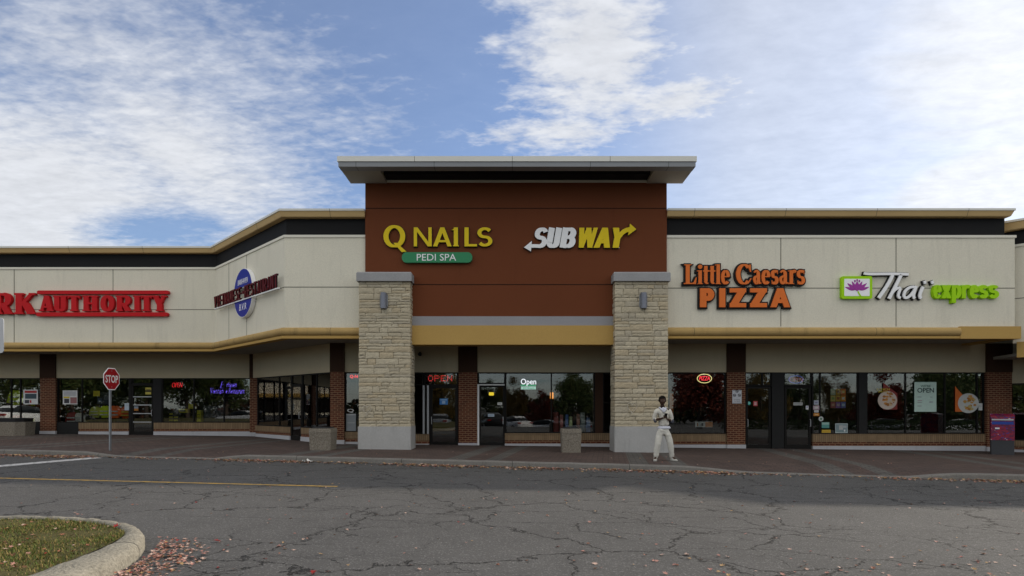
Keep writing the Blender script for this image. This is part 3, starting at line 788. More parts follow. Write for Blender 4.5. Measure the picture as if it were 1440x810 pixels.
# ================================================================ lettering
def arc(cx, cz, rx, rz, a0, a1, n=14):
    return [(cx+rx*math.cos(R(a0+(a1-a0)*i/n)), cz+rz*math.sin(R(a0+(a1-a0)*i/n))) for i in range(n+1)]
def bez(p0, p1, p2, p3, n=12):
    o = []
    for i in range(n+1):
        t = i/n; u = 1-t
        o.append(tuple(u**3*p0[k]+3*u*u*t*p1[k]+3*u*t*t*p2[k]+t**3*p3[k] for k in (0,1)))
    return o
def S(pts, w): return ('S', pts, w)
def P(*pts): return ('P', list(pts))
def awid(pts, thin, thick):
    """pen width from the stroke's direction: heavy on the verticals, light on the horizontals"""
    out = []
    for i in range(len(pts)):
        a = pts[max(i-1,0)]; b = pts[min(i+1,len(pts)-1)]
        dx, dz = b[0]-a[0], b[1]-a[1]; l = math.hypot(dx,dz) or 1
        out.append(thin+(thick-thin)*abs(dz)/l)
    return out
def AS(pts, thin, thick): return S(pts, awid(pts, thin, thick))
def outline_strip(pts, w, grow):
    n = len(pts); ws = w if isinstance(w,(list,tuple)) else [w]*n
    L, Rr = [], []
    pts = [Vector(p) for p in pts]
    closed = (pts[0]-pts[-1]).length < 1e-6
    for i, p in enumerate(pts):
        if closed:
            a = pts[i]-pts[i-1 if i > 0 else -2]; b = pts[i+1 if i < n-1 else 1]-pts[i]
        else:
            a = pts[i]-pts[i-1] if i > 0 else pts[1]-pts[0]
            b = pts[i+1]-pts[i] if i < n-1 else pts[-1]-pts[-2]
        a = a.normalized(); b = b.normalized()
        na, nb = Vector((-a.y,a.x)), Vector((-b.y,b.x))
        mt = na+nb; d = 1+na.dot(nb)
        mt = mt/d if d > .35 else mt.normalized()*1.4
        q_ = p
        if not closed and i == 0: q_ = p-b*grow
        if not closed and i == n-1: q_ = p+a*grow
        h = ws[i]/2+grow
        L.append(tuple(q_+mt*h)); Rr.append(tuple(q_-mt*h))
    return L, Rr
def grow_poly(P_, g):
    if not g: return P_
    n = len(P_); area = sum(P_[i][0]*P_[(i+1)%n][1]-P_[(i+1)%n][0]*P_[i][1] for i in range(n))
    sg = 1 if area > 0 else -1; out = []
    for i in range(n):
        a = (Vector(P_[i])-Vector(P_[i-1])); b = (Vector(P_[(i+1)%n])-Vector(P_[i]))
        a.normalize(); b.normalize()
        na, nb = Vector((a.y,-a.x))*sg, Vector((b.y,-b.x))*sg
        d = 1+na.dot(nb); mt = (na+nb)/d if d > .3 else (na+nb).normalized()*1.8
        q_ = Vector(P_[i])+mt*g; out.append(tuple(q_))
    return out
def glyph_mesh(mb, gl, ox, oz, sx, sz, y0, y1, shear=0.0, grow=0.0, step=.0014):
    """every stroke is a prism whose face sits a hair in front of the last, so none are coplanar"""
    for k, it in enumerate(gl):
        m_ = lambda p: (ox+p[0]*sx+shear*p[1]*sz, oz+p[1]*sz)
        if it[0] == 'S':
            pts = [m_(p) for p in it[1]]; sc_ = (sx+sz)/2 if not isinstance(it[2], float) else (sx+sz)/2
            w = [v*sc_ for v in it[2]] if isinstance(it[2],(list,tuple)) else it[2]*sc_
            L, Rr = outline_strip(pts, w, grow)
            mb.strip(L, Rr, y0-k*step, y1)
        else:
            mb.prism(grow_poly([m_(p) for p in it[1]], grow), y0-k*step, y1)
def ell(cx, cz, rx, rz, n=28): return arc(cx,cz,rx,rz,90,450,n)

def G_(ch, W=.6, v=.2, h=.17, sf=0.0, ex=.07):
    """one letter in a box one unit high: W wide, v upright weight, h level weight, sf slab-serif height"""
    o = []
    def stem(x, a=0, b=1, s0=True, s1=True):
        o.append(S([(x,a),(x,b)], v))
        if sf:
            if s0: o.append(P((x-v/2-ex,a),(x+v/2+ex,a),(x+v/2+ex,a+sf),(x-v/2-ex,a+sf)))
            if s1: o.append(P((x-v/2-ex,b-sf),(x+v/2+ex,b-sf),(x+v/2+ex,b),(x-v/2-ex,b)))
    def leg(x0, z0, x1, z1, w): o.append(P((x0-w/2,z0),(x0+w/2,z0),(x1+w/2,z1),(x1-w/2,z1)))
    def srf(x, z, w):
        if sf: o.append(P((x-w/2-ex,z),(x+w/2+ex,z),(x+w/2+ex,z+sf),(x-w/2-ex,z+sf)))
    c = ch
    if c == 'I': stem(v/2)
    elif c == 'L': stem(v/2); o.append(P((v*.5,0),(W,0),(W,h),(v*.5,h)))
    elif c == 'T':
        stem(W/2, s1=False); o.append(P((0,1-h),(W,1-h),(W,1),(0,1)))
        if sf: o.append(P((0,1-h*2.0),(h*.8,1-h),(0,1-h))); o.append(P((W,1-h*2.0),(W,1-h),(W-h*.8,1-h)))
    elif c == 'H': stem(v/2); stem(W-v/2); o.append(P((v/2,.5-h/2),(W-v/2,.5-h/2),(W-v/2,.5+h/2),(v/2,.5+h/2)))
    elif c == 'N': stem(v*.4 if sf else v/2); stem(W-(v*.4 if sf else v/2)); o.append(P((0,1),(v*1.2,1),(W,0),(W-v*1.2,0)))
    elif c in 'A':
        tl = v*(.6 if sf else 1)
        leg(tl/2,0,W/2-(v-tl)/4,1,tl); leg(W-v/2,0,W/2,1,v); o.append(P((W*.22,.22),(W*.78,.22),(W*.72,.22+h),(W*.28,.22+h)))
        srf(tl/2,0,tl); srf(W-v/2,0,v)
    elif c == 'W':
        leg(v/2,1,W*.28,0,v); leg(W*.28,0,W*.5,1,v*.85); leg(W*.5,1,W*.74,0,v); leg(W*.74,0,W-v/2,1,v*.85)
    elif c == 'Y':
        leg(W/2,.40,v*.55,1,v*1.05); leg(W/2,.40,W-v*.5,1,v*(.6 if sf else 1.05)); o.append(P((W/2-v/2,0),(W/2+v/2,0),(W/2+v/2,.45),(W/2-v/2,.45)))
        srf(W/2,0,v); srf(v*.55,1-sf,v); srf(W-v*.5,1-sf,v*.6)
    elif c == 'Z':
        o += [P((0,1-h),(W,1-h),(W,1),(0,1)), P((0,0),(W,0),(W,h),(0,h)), P((0,h*.6),(v*1.25,h*.6),(W,1-h*.6),(W-v*1.25,1-h*.6))]
    elif c in 'PRB':
        stem(v/2, s1=True)
        mid = .46 if c != 'B' else .53
        zc = (mid+1-h/2+h/2*0)/2; r = (1-h/2-mid)/2; zc = mid+r
        bx = W-v/2-r*.95
        pts = [(v/2,1-h/2),(bx,1-h/2)] + arc(bx,zc,r*.95,r,80,-80,10) + [(bx,mid),(v/2,mid)]
        o.append(AS(pts, h, v))
        if c == 'R': leg(W-v/2,0,W*.5,mid,v*1.0); srf(W-v/2,0,v*.8)
        if c == 'B':
            r2 = (mid-h/2)/2; bx2 = W-v/2-r2*.9+.02
            o.append(AS([(v/2,mid),(bx2,mid)]+arc(bx2,mid-r2,r2*.95,r2,80,-80,10)+[(bx2,h/2),(v/2,h/2)], h, v))
    elif c == 'U':
        r = W/2-v/2
        o.append(AS([(v/2,1),(v/2,r+h/2)]+arc(W/2,r+h/2,r,r,180,360,14)+[(W-v/2,1)], h, v))
        srf(v/2,1-sf,v); srf(W-v/2,1-sf,v)
    elif c in 'OQ':
        o.append(AS(ell(W/2,.5,W/2-v/2,.5-h/2), h, v))
        if c == 'Q': o.append(P((W*.46,.20),(W*.62,.20),(W*1.06,-.20),(W*.84,-.22)))
    elif c == 'S':
        r = (.5-h/2)/2; rx = W/2-v/2; zc = .5
        o.append(AS(arc(W/2,zc+r,rx,r,28,270,14)[:-1]+arc(W/2,zc-r,rx,r,90,-152,14), h, v))
    elif c == 'K':
        stem(v/2); leg(v*.8,.40,W-v*.35,1,v*.7); leg(W-v*.5,0,W*.46,.56,v*1.15); srf(W-v*.5,0,v); srf(W-v*.35,1-sf,v*.6)
    elif c == 'C':
        o.append(AS(arc(W/2+.02,.5,W/2-v/2,.5-h/2,48,312,22), h, v))
    elif c == 'E':
        stem(v/2)
        for z_ in (h/2,.5,1-h/2): o.append(P((v/2,z_-h/2),(W,z_-h/2),(W,z_+h/2),(v/2,z_+h/2)))
    # lower case on an x-height of one unit
    elif c == 'e':
        o.append(AS(arc(W/2,.5,W/2-v/2,.5-h/2,0,325,24), h, v)); o.append(P((v*.5,.44),(W-v*.35,.44),(W-v*.35,.44+h*.9),(v*.5,.44+h*.9)))
    elif c == 'x': leg(v*.55,0,W-v*.55,1,v*1.1); leg(W-v*.55,0,v*.55,1,v*1.1)
    elif c == 'p':
        o.append(S([(v/2,-.34),(v/2,1)], v)); r = W/2-v/2
        o.append(AS([(v/2,1-h/2),(W/2,1-h/2)]+arc(W/2,.5,r,.5-h/2,80,-80,12)+[(W/2,h/2),(v/2,h/2)], h, v))
    elif c == 'r':
        o.append(S([(v/2,0),(v/2,1)], v)); o.append(AS([(v/2,.62)]+arc(W*.72,.55,W*.5,.45-h/2,150,62,8), h*1.2, v))
    elif c == 's':
        r = (.5-h/2)/2; rx = W/2-v/2
        o.append(AS(arc(W/2,.5+r,rx,r,20,270,12)[:-1]+arc(W/2,.5-r,rx,r,90,-160,12), h, v))
    return o

def letters(sign, fr_M, spec, mats, y0, y1, back=None, grow=0, shear=0.0, name='letter'):
    """spec: list of (glyph, x, z, sx, sz, material key); one mesh per letter, its dark surround a sub-part"""
    for i_, (gl, x, z, sx, sz, mk) in enumerate(spec):
        e_ = (i_ % 3)*.0005
        m_ = MB(); glyph_mesh(m_, gl, x, z, sx, sz, y0-e_, y1, shear)
        o = m_.build(name, mats[mk], sign, fr_M)
        if back:
            b_ = MB(); glyph_mesh(b_, gl, x, z, sx, sz, y1-.001-e_, -.001-e_*.1, shear, grow)
            b_.build('letter_surround', back, o, fr_M)
DG = None
def text_obj(body, x0, x1, z0, z1, y, depth, mat, parent, Mx, shear=0.0, bold=0.0, name='lettering', keep=False, lines=1.0):
    cu = bpy.data.curves.new('txt', 'FONT'); cu.body = body; cu.align_x = 'CENTER'; cu.size = 1; cu.shear = shear; cu.offset = bold
    cu.space_line = lines; cu.resolution_u = 3; cu.extrude = .5
    t = bpy.data.objects.new('txt', cu); COL.objects.link(t)
    dg = bpy.context.evaluated_depsgraph_get(); dg.update()
    me = bpy.data.meshes.new_from_object(t.evaluated_get(dg))
    bpy.data.objects.remove(t); bpy.data.curves.remove(cu)
    vs = [v.co.copy() for v in me.vertices]
    ax, bx = min(v.x for v in vs), max(v.x for v in vs); ay, by = min(v.y for v in vs), max(v.y for v in vs)
    s1, s2 = (x1-x0)/(bx-ax), (z1-z0)/(by-ay)
    if keep: s1 = s2 = min(s1,s2)
    cx_, cz_ = (x0+x1)/2, (z0+z1)/2
    for v, c in zip(me.vertices, vs):
        v.co = (cx_+(c.x-(ax+bx)/2)*s1, y-(c.z+.5)*depth, cz_+(c.y-(ay+by)/2)*s2)
    me.materials.clear(); me.materials.append(mat)
    me.update()
    return mesh_obj(me, name, parent, Mx)
def rrect(x0, x1, z0, z1, r, n=5):
    return arc(x1-r,z1-r,r,r,0,90,n)+arc(x0+r,z1-r,r,r,90,180,n)+arc(x0+r,z0+r,r,r,180,270,n)+arc(x1-r,z0+r,r,r,270,360,n)

SG = {'yellow': surf('yellow_sign_face',(.78,.58,.02),.4,.04,1,.03,30,.1,.001,spec=.1), 'white': surf('white_sign_face',(.90,.90,.91),.4,.04,1,.03,30,.1,.001,spec=.1),
      'red': surf('red_sign_face',(.52,.012,.016),.4,.05,1.5,.05,30,.15,.001,spec=.1), 'orange': surf('orange_sign_face',(.72,.17,.035),.4,.04,1,.04,30,.1,.001,spec=.1),
      'lime': surf('lime_sign_face',(.36,.68,.01),.4,.04,1,.03,30,.1,.001,spec=.1), 'green': surf('green_sign_face',(.045,.25,.115),.4,.04,1,.03,30,.1,.001,spec=.1),
      'blue': surf('blue_sign_face',(.02,.035,.30),.4,.05,1,.04,30,.1,.001,spec=.1), 'maroon': surf('maroon_sign_face',(.11,.008,.012),.4,.06,1,.04,30,.1,.001,spec=.1),
      'black': surf('black_sign_return',(.016,.015,.016),.5,.1,1,.04,30,.1,.001,spec=.1), 'purple': surf('magenta_flower',(.36,.055,.33),.5,.04,1,.03,30,.1,.001,spec=.1)}

# yellow nail shop letters
YB = 20.4; FB = Fr(0,YB)
def wx(px, Y): return X(px, Y)
nail = thing('shop_sign', 'yellow capital letters of the nail shop on the brown tower', 'sign', T(X(616,YB),YB,Z(349,YB)), 'shop signs on the facade')
zb = Z(347.5,YB); ch = Z(321,YB)-zb
def put(chars, Y, zb_, H, mk, **kw):
    """chars: (letter, first pixel column, last pixel column, v, h)"""
    out = []
    for c, p0, p1, v, h in chars:
        w_ = X(p1,Y)-X(p0,Y); Wn = w_/H
        out.append((G_(c, Wn, v, h, **kw), X(p0,Y), zb_, H, H, mk))
    return out
sp = put([('Q',540,570.5,.23,.11)], YB, zb-.03, ch+.10, 'yellow')
sp += put([('N',582.5,607.5,.17,.1),('A',609.5,635.5,.22,.11),('L',653.5,671,.22,.12),('S',671.5,692.5,.21,.125)], YB, zb, ch, 'yellow')
ig = [S([(.13,0),(.13,1)],.22), P((-.10,.86),(.13,1),(.13,.86)), P((-.02,0),(.28,0),(.28,.06),(-.02,.06))]
sp.append((ig, X(638,YB), zb, ch, ch, 'yellow'))
letters(nail, FB.M, sp, SG, -.10, -.055, M['dark'], .016)
pedi = thing('shop_sign', 'green rounded sign panel with white capitals under the yellow letters', 'sign', T(X(615,YB),YB,Z(363,YB)), 'shop signs on the facade')
MB().prism(rrect(X(566,YB),X(664.5,YB),Z(370.5,YB),Z(356,YB),.16,7), -.13, -.01).build('sign_panel', SG['green'], pedi, FB.M)
text_obj('PEDI SPA', X(587,YB), X(642,YB), Z(368,YB), Z(358.5,YB), -.128, .016, SG['white'], pedi, FB.M)

# white and yellow slanted letters with arrow tails
sub = thing('shop_sign', 'white and yellow slanted letters with arrow ends on the brown tower', 'sign', T(X(816,YB),YB,Z(336,YB)), 'shop signs on the facade')
zb = Z(349.5,YB); H = Z(321.5,YB)-zb; sh = .17
def pxs(p0, p1):  # width at the letter foot
    return X(p0,YB), (X(p1,YB)-X(p0,YB))/H
def cst(c, p0, p1, mk, v=.30, h=.17):
    x_, w_ = pxs(p0, p1); return (G_(c, w_, v, h), x_, zb, H, H, mk)
x_, w_ = pxs(749, 767)
r_ = .20; Sg = arc(w_/2,.5+r_+.01,w_/2-.11,r_+.01,20,270,14)[:-1]+arc(w_/2,.5-r_-.01,w_/2-.11,r_+.01,90,-90,12)+[(w_/2-.2,.09),(-.12,.09)]
sg_ = [AS(Sg,.17,.25), P((-.10,.34),(-.10,-.20),(-.46,.09))]
sg_[1] = P((-.10,.34),(-.06,-.18),(-.44,.02))
sp = [(sg_, x_, zb, H, H, 'white'), cst('U',767,785.5,'white'), cst('B',786.5,806.5,'white'), cst('W',809.5,836,'yellow',.25), cst('A',834,857,'yellow',.29)]
xa = X(857,YB)
yg = [P((-.02,1),(.29,1),(.43,.45),(.16,.45)), P((.13,0),(.44,0),(.44,.5),(.13,.5)),
      S([(.30,.42)]+bez((.36,.55),(.5,.8),(.62,.90),(.84,.905)), .22), P((.80,1.20),(.80,.62),(1.16,.92))]
sp.append((yg, xa, zb, H, H, 'yellow'))
letters(sub, FB.M, sp, SG, -.11, -.06, M['dark'], .014, shear=sh)
MB().ball((X(870,YB),-.02,zb+.03),(.025,.02,.025)).build('trademark_dot', SG['white'], sub, FB.M)

# orange pizza letters on black surrounds
YR = 20.5; FR = Fr(0,YR)
piz = thing('shop_sign', 'two rows of orange pizza shop letters outlined in black on cream wall', 'sign', T(X(1044,YR),YR,Z(404,YR)), 'shop signs on the facade')
zb = Z(401.5,YR); H = Z(374,YR)-zb; xh = .70
def serif(c, W):
    """old-style roman letters, heavy stems and hairline serifs; W in cap heights"""
    v, h, s = .17, .055, .05; o = []
    def st(x, a, b, l0=.08, l1=.0):
        o.append(S([(x,a),(x,b)], v)); o.append(P((x-v/2-l0,a),(x+v/2+l0,a),(x+v/2,a+s),(x-v/2,a+s)))
        if l1: o.append(P((x-v/2-l1,b-s),(x,b-s),(x,b),(x-v/2-l1,b-.02)))
    if c == 'L':
        o.append(S([(.2,0),(.2,1)],.2)); o.append(P((0,1),(.42,1),(.34,.95),(.06,.95))); o.append(P((0,0),(W,0),(W,.07),(0,.05))); o.append(P((W-.14,.05),(W,.05),(W+.03,.34),(W-.01,.34)))
    elif c == 'i': st(W/2,0,xh,l1=.08)
    elif c == 'dot': o.append(S(ell(W/2,.88,.06,.06,12),.1))
    elif c == 't':
        o.append(S([(W/2-.02,.92),(W/2-.02,.14)]+arc(W/2+.06,.12,.08,.08,180,310,6), [v,v]+[v*.9-.02*i for i in range(7)])); o.append(P((-.0,xh-.07),(W,xh-.07),(W,xh),(0,xh)))
    elif c == 'l': st(W/2,0,1.0,l1=.08)
    elif c == 'e':
        o.append(AS(arc(W/2,xh/2,W/2-v/2+.02,xh/2-h/2,5,318,22), h*1.1, v)); o.append(P((v*.7,xh*.50),(W-.03,xh*.50),(W-.03,xh*.58),(v*.7,xh*.58)))
    elif c == 'C':
        o.append(AS(arc(W/2,.5,W/2-.09,.5-h/2,46,312,26), h*1.2, .22)); o.append(P((W*.86,1.0),(W*.92,1.0),(W*.95,.62),(W*.88,.62),(W*.76,.86))); o.append(P((W*.80,.16),(W*.92,.30),(W*.97,.28),(W*.86,.10)))
    elif c == 'a':
        o.append(S([(W*.66,.06),(W*.66,xh*.7)]+arc(W*.40,xh*.70,W*.26,xh*.26,0,150,8)[1:], [v,v]+[v-(v-h*1.6)*min(1,i/5) for i in range(8)]))
        o.append(AS([(W*.66,xh*.60)]+bez((W*.66,xh*.60),(W*.2,xh*.55),(.04,xh*.42),(.10,xh*.2))[1:]+bez((.10,xh*.2),(.16,-.02),(W*.5,.0),(W*.66,xh*.25))[1:], h*1.3, v*.85))
        o.append(P((W*.66,.0),(W*1.02,.02),(W*1.0,.08),(W*.78,.10)))
    elif c == 's':
        r = (xh-h)/4; rx = W/2-v*.42
        o.append(AS(arc(W/2,xh/2+r,rx,r,32,270,12)[:-1]+arc(W/2,xh/2-r,rx,r,90,-148,12), h*1.6, v)); o.append(P((W*.86,xh),(W*.92,xh),(W*.92,xh*.72),(W*.82,xh*.78))); o.append(P((W*.08,0),(W*.14,0),(W*.18,xh*.24),(W*.08,xh*.28)))
    elif c == 'r': st(W*.34,0,xh,l1=.08); o.append(S(bez((W*.40,xh*.6),(W*.5,xh*.9),(W*.66,xh*1.02),(W*.92,xh*.86),8), [.05,.06,.08,.10,.12,.14,.15,.15,.14]))
    return o
sp = []
for c, p0, p1 in (('L',960,977),('i',979.5,986),('t',987,995.5),('t',996,1004),('l',1004.5,1011.5),('e',1012.5,1024),('C',1033.5,1055),('a',1056.5,1068),('e',1069,1080.5),('s',1082,1092),('a',1093,1106),('r',1106.5,1117),('s',1118,1129)):
    x_ = X(p0,YR); w_ = (X(p1,YR)-x_)/H
    sp.append((serif(c, w_), x_, zb+.02, H, H, 'orange'))
    if c == 'i': sp.append((serif('dot', w_), x_, zb+.02, H, H, 'orange'))
zb2 = Z(433,YR); H2 = Z(406.5,YR)-zb2
for c, p0, p1, v, h in (('P',982.5,1002.5,.34,.24),('I',1009.5,1018,.32,.2),('Z',1024,1047,.34,.22),('Z',1052.5,1076,.34,.22),('A',1081,1108.5,.32,.2)):
    x_ = X(p0,YR); w_ = (X(p1,YR)-x_)/H2
    sp.append((G_(c, w_, v, h), x_, zb2, H2, H2, 'orange'))
letters(piz, FR.M, sp, SG, -.15, -.10, SG['black'], .05)

# flower panel, script word and lime condensed word
thai = thing('shop_sign', 'lime framed lotus panel with grey script and lime letters', 'sign', T(X(1290,YR),YR,Z(405,YR)), 'shop signs on the facade')
x0, x1, z0, z1 = X(1180.5,YR), X(1223.5,YR), Z(421,YR), Z(389.5,YR)
pn = MB().prism(rrect(x0,x1,z0,z1,.06), -.13, -.01).build('sign_panel', SG['lime'], thai, FR.M)
MB().prism(rrect(x0+.09,x1-.09,z0+.09,z1-.09,.02), -.135, -.12).build('panel_face', SG['white'], pn, FR.M)
lo = MB(); cx_, cz_ = (x0+x1)/2, z0+.245
def petal(a, r0, r1, w, k):
    c, s_ = math.cos(R(a)), math.sin(R(a)); pts = []
    for i in range(9):
        t = i/8; pts.append((r0+(r1-r0)*t, w*math.sin(math.pi*t**.8)))
    pts = pts + [(u,-v_) for u,v_ in pts[-2:0:-1]]
    lo.prism([(cx_+u*c-v_*s_, cz_+u*s_+v_*c) for u,v_ in pts], -.140-.0015*k, -.13)
for k, (a, r0, r1, w) in enumerate(((20,.10,.44,.045),(160,.10,.44,.045),(40,.06,.43,.055),(140,.06,.43,.055),(63,.04,.38,.05),(117,.04,.38,.05),(90,.0,.34,.08))):
    petal(a, r0, r1, w, k)
for dx in (-.075,0,.075): lo.prism([(cx_+dx+.025*math.cos(t*.9), cz_+.345+(.0 if dx else .03)+.04*math.sin(t*.9)) for t in range(7)], -.1525-.001*abs(dx), -.14)
lo.build('lotus', SG['purple'], pn, FR.M)
MB().strip([(cx_+.01,cz_),(cx_+.03,cz_-.07),(cx_+.09,cz_-.16)],[(cx_+.06,cz_),(cx_+.08,cz_-.06),(cx_+.15,cz_-.16)],-.141,-.13).build('lotus_stem', SG['lime'], pn, FR.M)
def px2(pts): return [(X(a,YR),Z(b,YR)) for a,b in pts]
def script(pts, w, name='letter'):
    m_ = MB()
    for k, (pp, ww) in enumerate(zip(pts, w)):
        L_, R_ = outline_strip(px2(pp), ww, 0); m_.strip(L_, R_, -.14-k*.0015, -.09)
    o = m_.build(name, SG['white'], thai, FR.M)
    m_ = MB()
    for k, (pp, ww) in enumerate(zip(pts, w)):
        L_, R_ = outline_strip(px2(pp), ww, .022); m_.strip(L_, R_, -.091-k*.0015, -.01)
    m_.build('letter_surround', SG['black'], o, FR.M)
script([bez((1212,385.5),(1222,388),(1240,385),(1274,387),14), bez((1252,388),(1246,402),(1238,412),(1232.5,420),8)], [.085,.105])
script([bez((1264,387.5),(1258,400),(1252,411),(1247,421),8), bez((1250,415),(1256,405),(1264,403),(1262,409),6)+bez((1262,409),(1260,414),(1258,419),(1263,420),6)[1:]], [.10,.085])
script([bez((1283,405),(1277,402),(1266,410),(1268,418),8)+bez((1268,418),(1270,423),(1279,417),(1284,406),8)[1:], bez((1285,403.5),(1282,412),(1279,418),(1283,420.5),8)], [.085,.09])
script([bez((1294.5,404.5),(1291,412),(1288,418),(1292,420.5),8)], [.095])
script([[(1295.5,398.6),(1298.5,397.6)]], [.105], 'letter_dot'); script([[(1306,398.6),(1309,397.6)]], [.105], 'letter_dot')
zb = Z(420.5,YR); H = Z(402,YR)-zb; sp = []
for c, p0, p1 in (('e',1308.5,1320.5),('x',1320,1334),('p',1334.5,1348),('r',1348.5,1360),('e',1359.5,1372.5),('s',1372.5,1385.5),('s',1386,1400.5)):
    x_ = X(p0,YR); w_ = (X(p1,YR)-x_)/H
    sp.append((G_(c, w_, .31, .21), x_, zb, H, H, 'lime'))
letters(thai, FR.M, sp, SG, -.14, -.09, SG['lime'], .008)

# red stencil letters of the workwear shop between two bars
YL = 25.25; FW = Fr(0,YL)
wk = thing('shop_sign', 'red slab letters of the workwear shop, one word between two bars', 'sign', T(X(110,YL),YL,Z(428,YL)), 'shop signs on the facade')
for p0, p1, q0, q1 in ((56,240,409.5,414.5),(54.5,239,440,445.5)):
    r_ = (Z(q0,YL)-Z(q1,YL))/2
    m_ = MB(); m_.prism(rrect(X(p0,YL),X(p1,YL),Z(q1,YL),Z(q0,YL),r_*.95,5), -.16, -.02); m_.build('sign_bar', SG['red'], wk, FW.M)
zb = Z(438.5,YL); H = Z(416.5,YL)-zb; sp = []
for c, p0, p1 in (('A',58,79),('U',78,97.5),('T',97,117),('H',119,141),('O',142.5,165),('R',165.5,188),('I',190,201),('T',199.5,217.5),('Y',215.5,238)):
    x_ = X(p0,YL)+.06; w_ = (X(p1,YL)-X(p0,YL))/H-.14
    v = .33
    sp.append((G_(c, w_, v, .12, sf=.09, ex=.07), x_, zb, H, H, 'red'))
zb = Z(442.5,YL); H2 = Z(413,YL)-zb
for c, p0, p1 in (('W',-74,-33),('O',-31,-7),('R',-5,22),('K',24,54)):
    x_ = X(p0,YL)+.06; w_ = (X(p1,YL)-x_)/H2-.06
    sp.append((G_(c, w_, .30, .12, sf=.09, ex=.06), x_, zb, H2, H2, 'red'))
letters(wk, FW.M, sp, SG, -.16, -.02)

# slanting wall: blue oval sign crossed by a letter board
ov = thing('shop_sign', 'blue oval sign crossed by a row of dark red restaurant letters', 'sign', T(-10.9,23.8,5.6), 'shop signs on the facade')
fro = Fr(-12.33-.7146*.17,25.25-.6995*.17,math.atan2(-4.75,4.65)); frl = Fr(-12.33-.7146*.22,25.25-.6995*.22,math.atan2(-4.75,4.65))
def zc(py, px): return fro.z(py, px)
ox_ = (fro.x(329.5)+fro.x(354))/2; oc = (zc(377,343)+zc(446,341.5))/2; orz = (zc(377,343)-zc(446,341.5))/2; orx = (fro.x(354)-fro.x(329.5))/2*1.06
zb_, zt_ = frl.z(419.8,342), frl.z(401.5,344)
for nm, a0, a1, gap in (('upper',0,180,.17),('lower',180,360,-.17)):
    zcut = oc+(.20 if nm == 'upper' else -.24); sgn = 1 if nm == 'upper' else -1
    a_ = math.degrees(math.asin(min(.95,abs(zcut-oc)/orz)))
    pts = arc(ox_,oc,orx,orz,a_,180-a_,18) if sgn > 0 else arc(ox_,oc,orx,orz,180+a_,360-a_,18)
    o_ = MB().prism(pts, -.165, -.01).build('oval_panel', SG['white'], ov, frc.M)
    in_ = [(ox_+(a-ox_)*.975, oc+(b-oc)*.985+(.02*sgn if abs(b-zcut)<.02 else 0)) for a,b in pts]
    MB().prism(in_, -.170, -.16).build('oval_face', SG['blue'], o_, frc.M)
    text_obj('BARRHAVEN' if sgn > 0 else 'B.V.R', ox_-(.48 if sgn > 0 else .34), ox_+(.48 if sgn > 0 else .34), zcut+(.13 if sgn > 0 else -.40), zcut+(.33 if sgn > 0 else -.16), -.169, .008, SG['white'], o_, frc.M, shear=.15, bold=-.005)
xa, xb = frl.x(301), frl.x(390.5)
MB().box(xa,xb,-.215,-.14,zb_-.045,zb_-.012).build('sign_rail', SG['white'], ov, frc.M)
tx = 'VIETNAMESE·RESTAURANT'
stp = (xb-xa)/len(tx)
for i, c in enumerate(tx):
    if c == '·': MB().box(xa+stp*(i+.3),xa+stp*(i+.72),-.235,-.17,(zb_+zt_)/2-.05,(zb_+zt_)/2+.05).build('letter', SG['maroon'], ov, frc.M); continue
    gl = {'M':[S([(.1,0),(.1,1)],.12), S([(.62,0),(.62,1)],.12), P((.02,1),(.2,1),(.44,.25),(.28,.25)), P((.7,1),(.52,1),(.28,.25),(.44,.25))], 'V':[P((0,1),(.19,1),(.45,0),(.27,0)), P((.72,1),(.53,1),(.27,0),(.45,0))]}.get(c) or G_(c, .70 if c != 'I' else .2, .125, .11)
    m_ = MB(); Hh = zt_-zb_; dx = .12 if c == 'I' else .02
    glyph_mesh(m_, gl, xa+stp*i+dx, zb_, stp*.76/.72, Hh, -.235, -.205); lo_ = m_.build('letter', SG['maroon'], ov, frc.M)
    m_ = MB(); glyph_mesh(m_, gl, xa+stp*i+dx, zb_, stp*.76/.72, Hh, -.2045, -.165, grow=.003); m_.build('letter_surround', SG['black'], lo_, frc.M)

# ================================================================ street things
# stop sign facing along the lane
sx_, sy_ = X(155,18.4), 18.4; gz = ground(sx_)
st = thing('stop_sign', 'red octagonal stop sign on a grey steel post by the kerb', 'traffic sign', T(sx_,sy_,gz,R(86)))
MB().box(-.03,.03,-.02,.02,-.1,2.0).box(-.012,.012,.02,.034,-.1,2.0).build('post', M['steel'], st, WMX[st.name])
zc_ = Z(533,18.4)-gz
def octo(r): return [(r*math.cos(R(22.5+45*i)), zc_+r*math.sin(R(22.5+45*i))) for i in range(8)]
rs = surf('stop_red', (.33,.012,.016), .45, .08, 3, .05, 30, .1, .001)
pl_ = MB().prism(octo(.36), -.045, -.036).build('sign_plate', SG['white'], st, WMX[st.name])
MB().prism(octo(.333), -.049, -.043).build('sign_face', rs, pl_, WMX[st.name])
text_obj('STOP', -.26, .26, zc_-.115, zc_+.115, -.0485, .005, M['white'], pl_, WMX[st.name], bold=.015)
for z_ in (-.2,.2): MB().ball((0,-.05,zc_+z_*1.2),.012,6,4).build('bolt', M['steel'], st, WMX[st.name])

# back of a sign beside the viewer
xs_ = X(-15.5,12.0); xe = X(5.0,12)
bs = thing('parking_sign', 'pale grey sign panel cut off by the left edge of the photo', 'sign', T(xs_,12,ground(xs_)-ROAD))
MB().prism(rrect(2*xs_-xe,xe,Z(496.5,12),Z(447,12),.06), 12, 12.012).build('sign_plate', surf('pale_sign_back',(.50,.51,.54),.5), bs)
MB().box(xs_-.03,xs_+.03,12.014,12.06,ground(xs_)-ROAD-.1,Z(440,12)).build('post', M['steel'], bs)

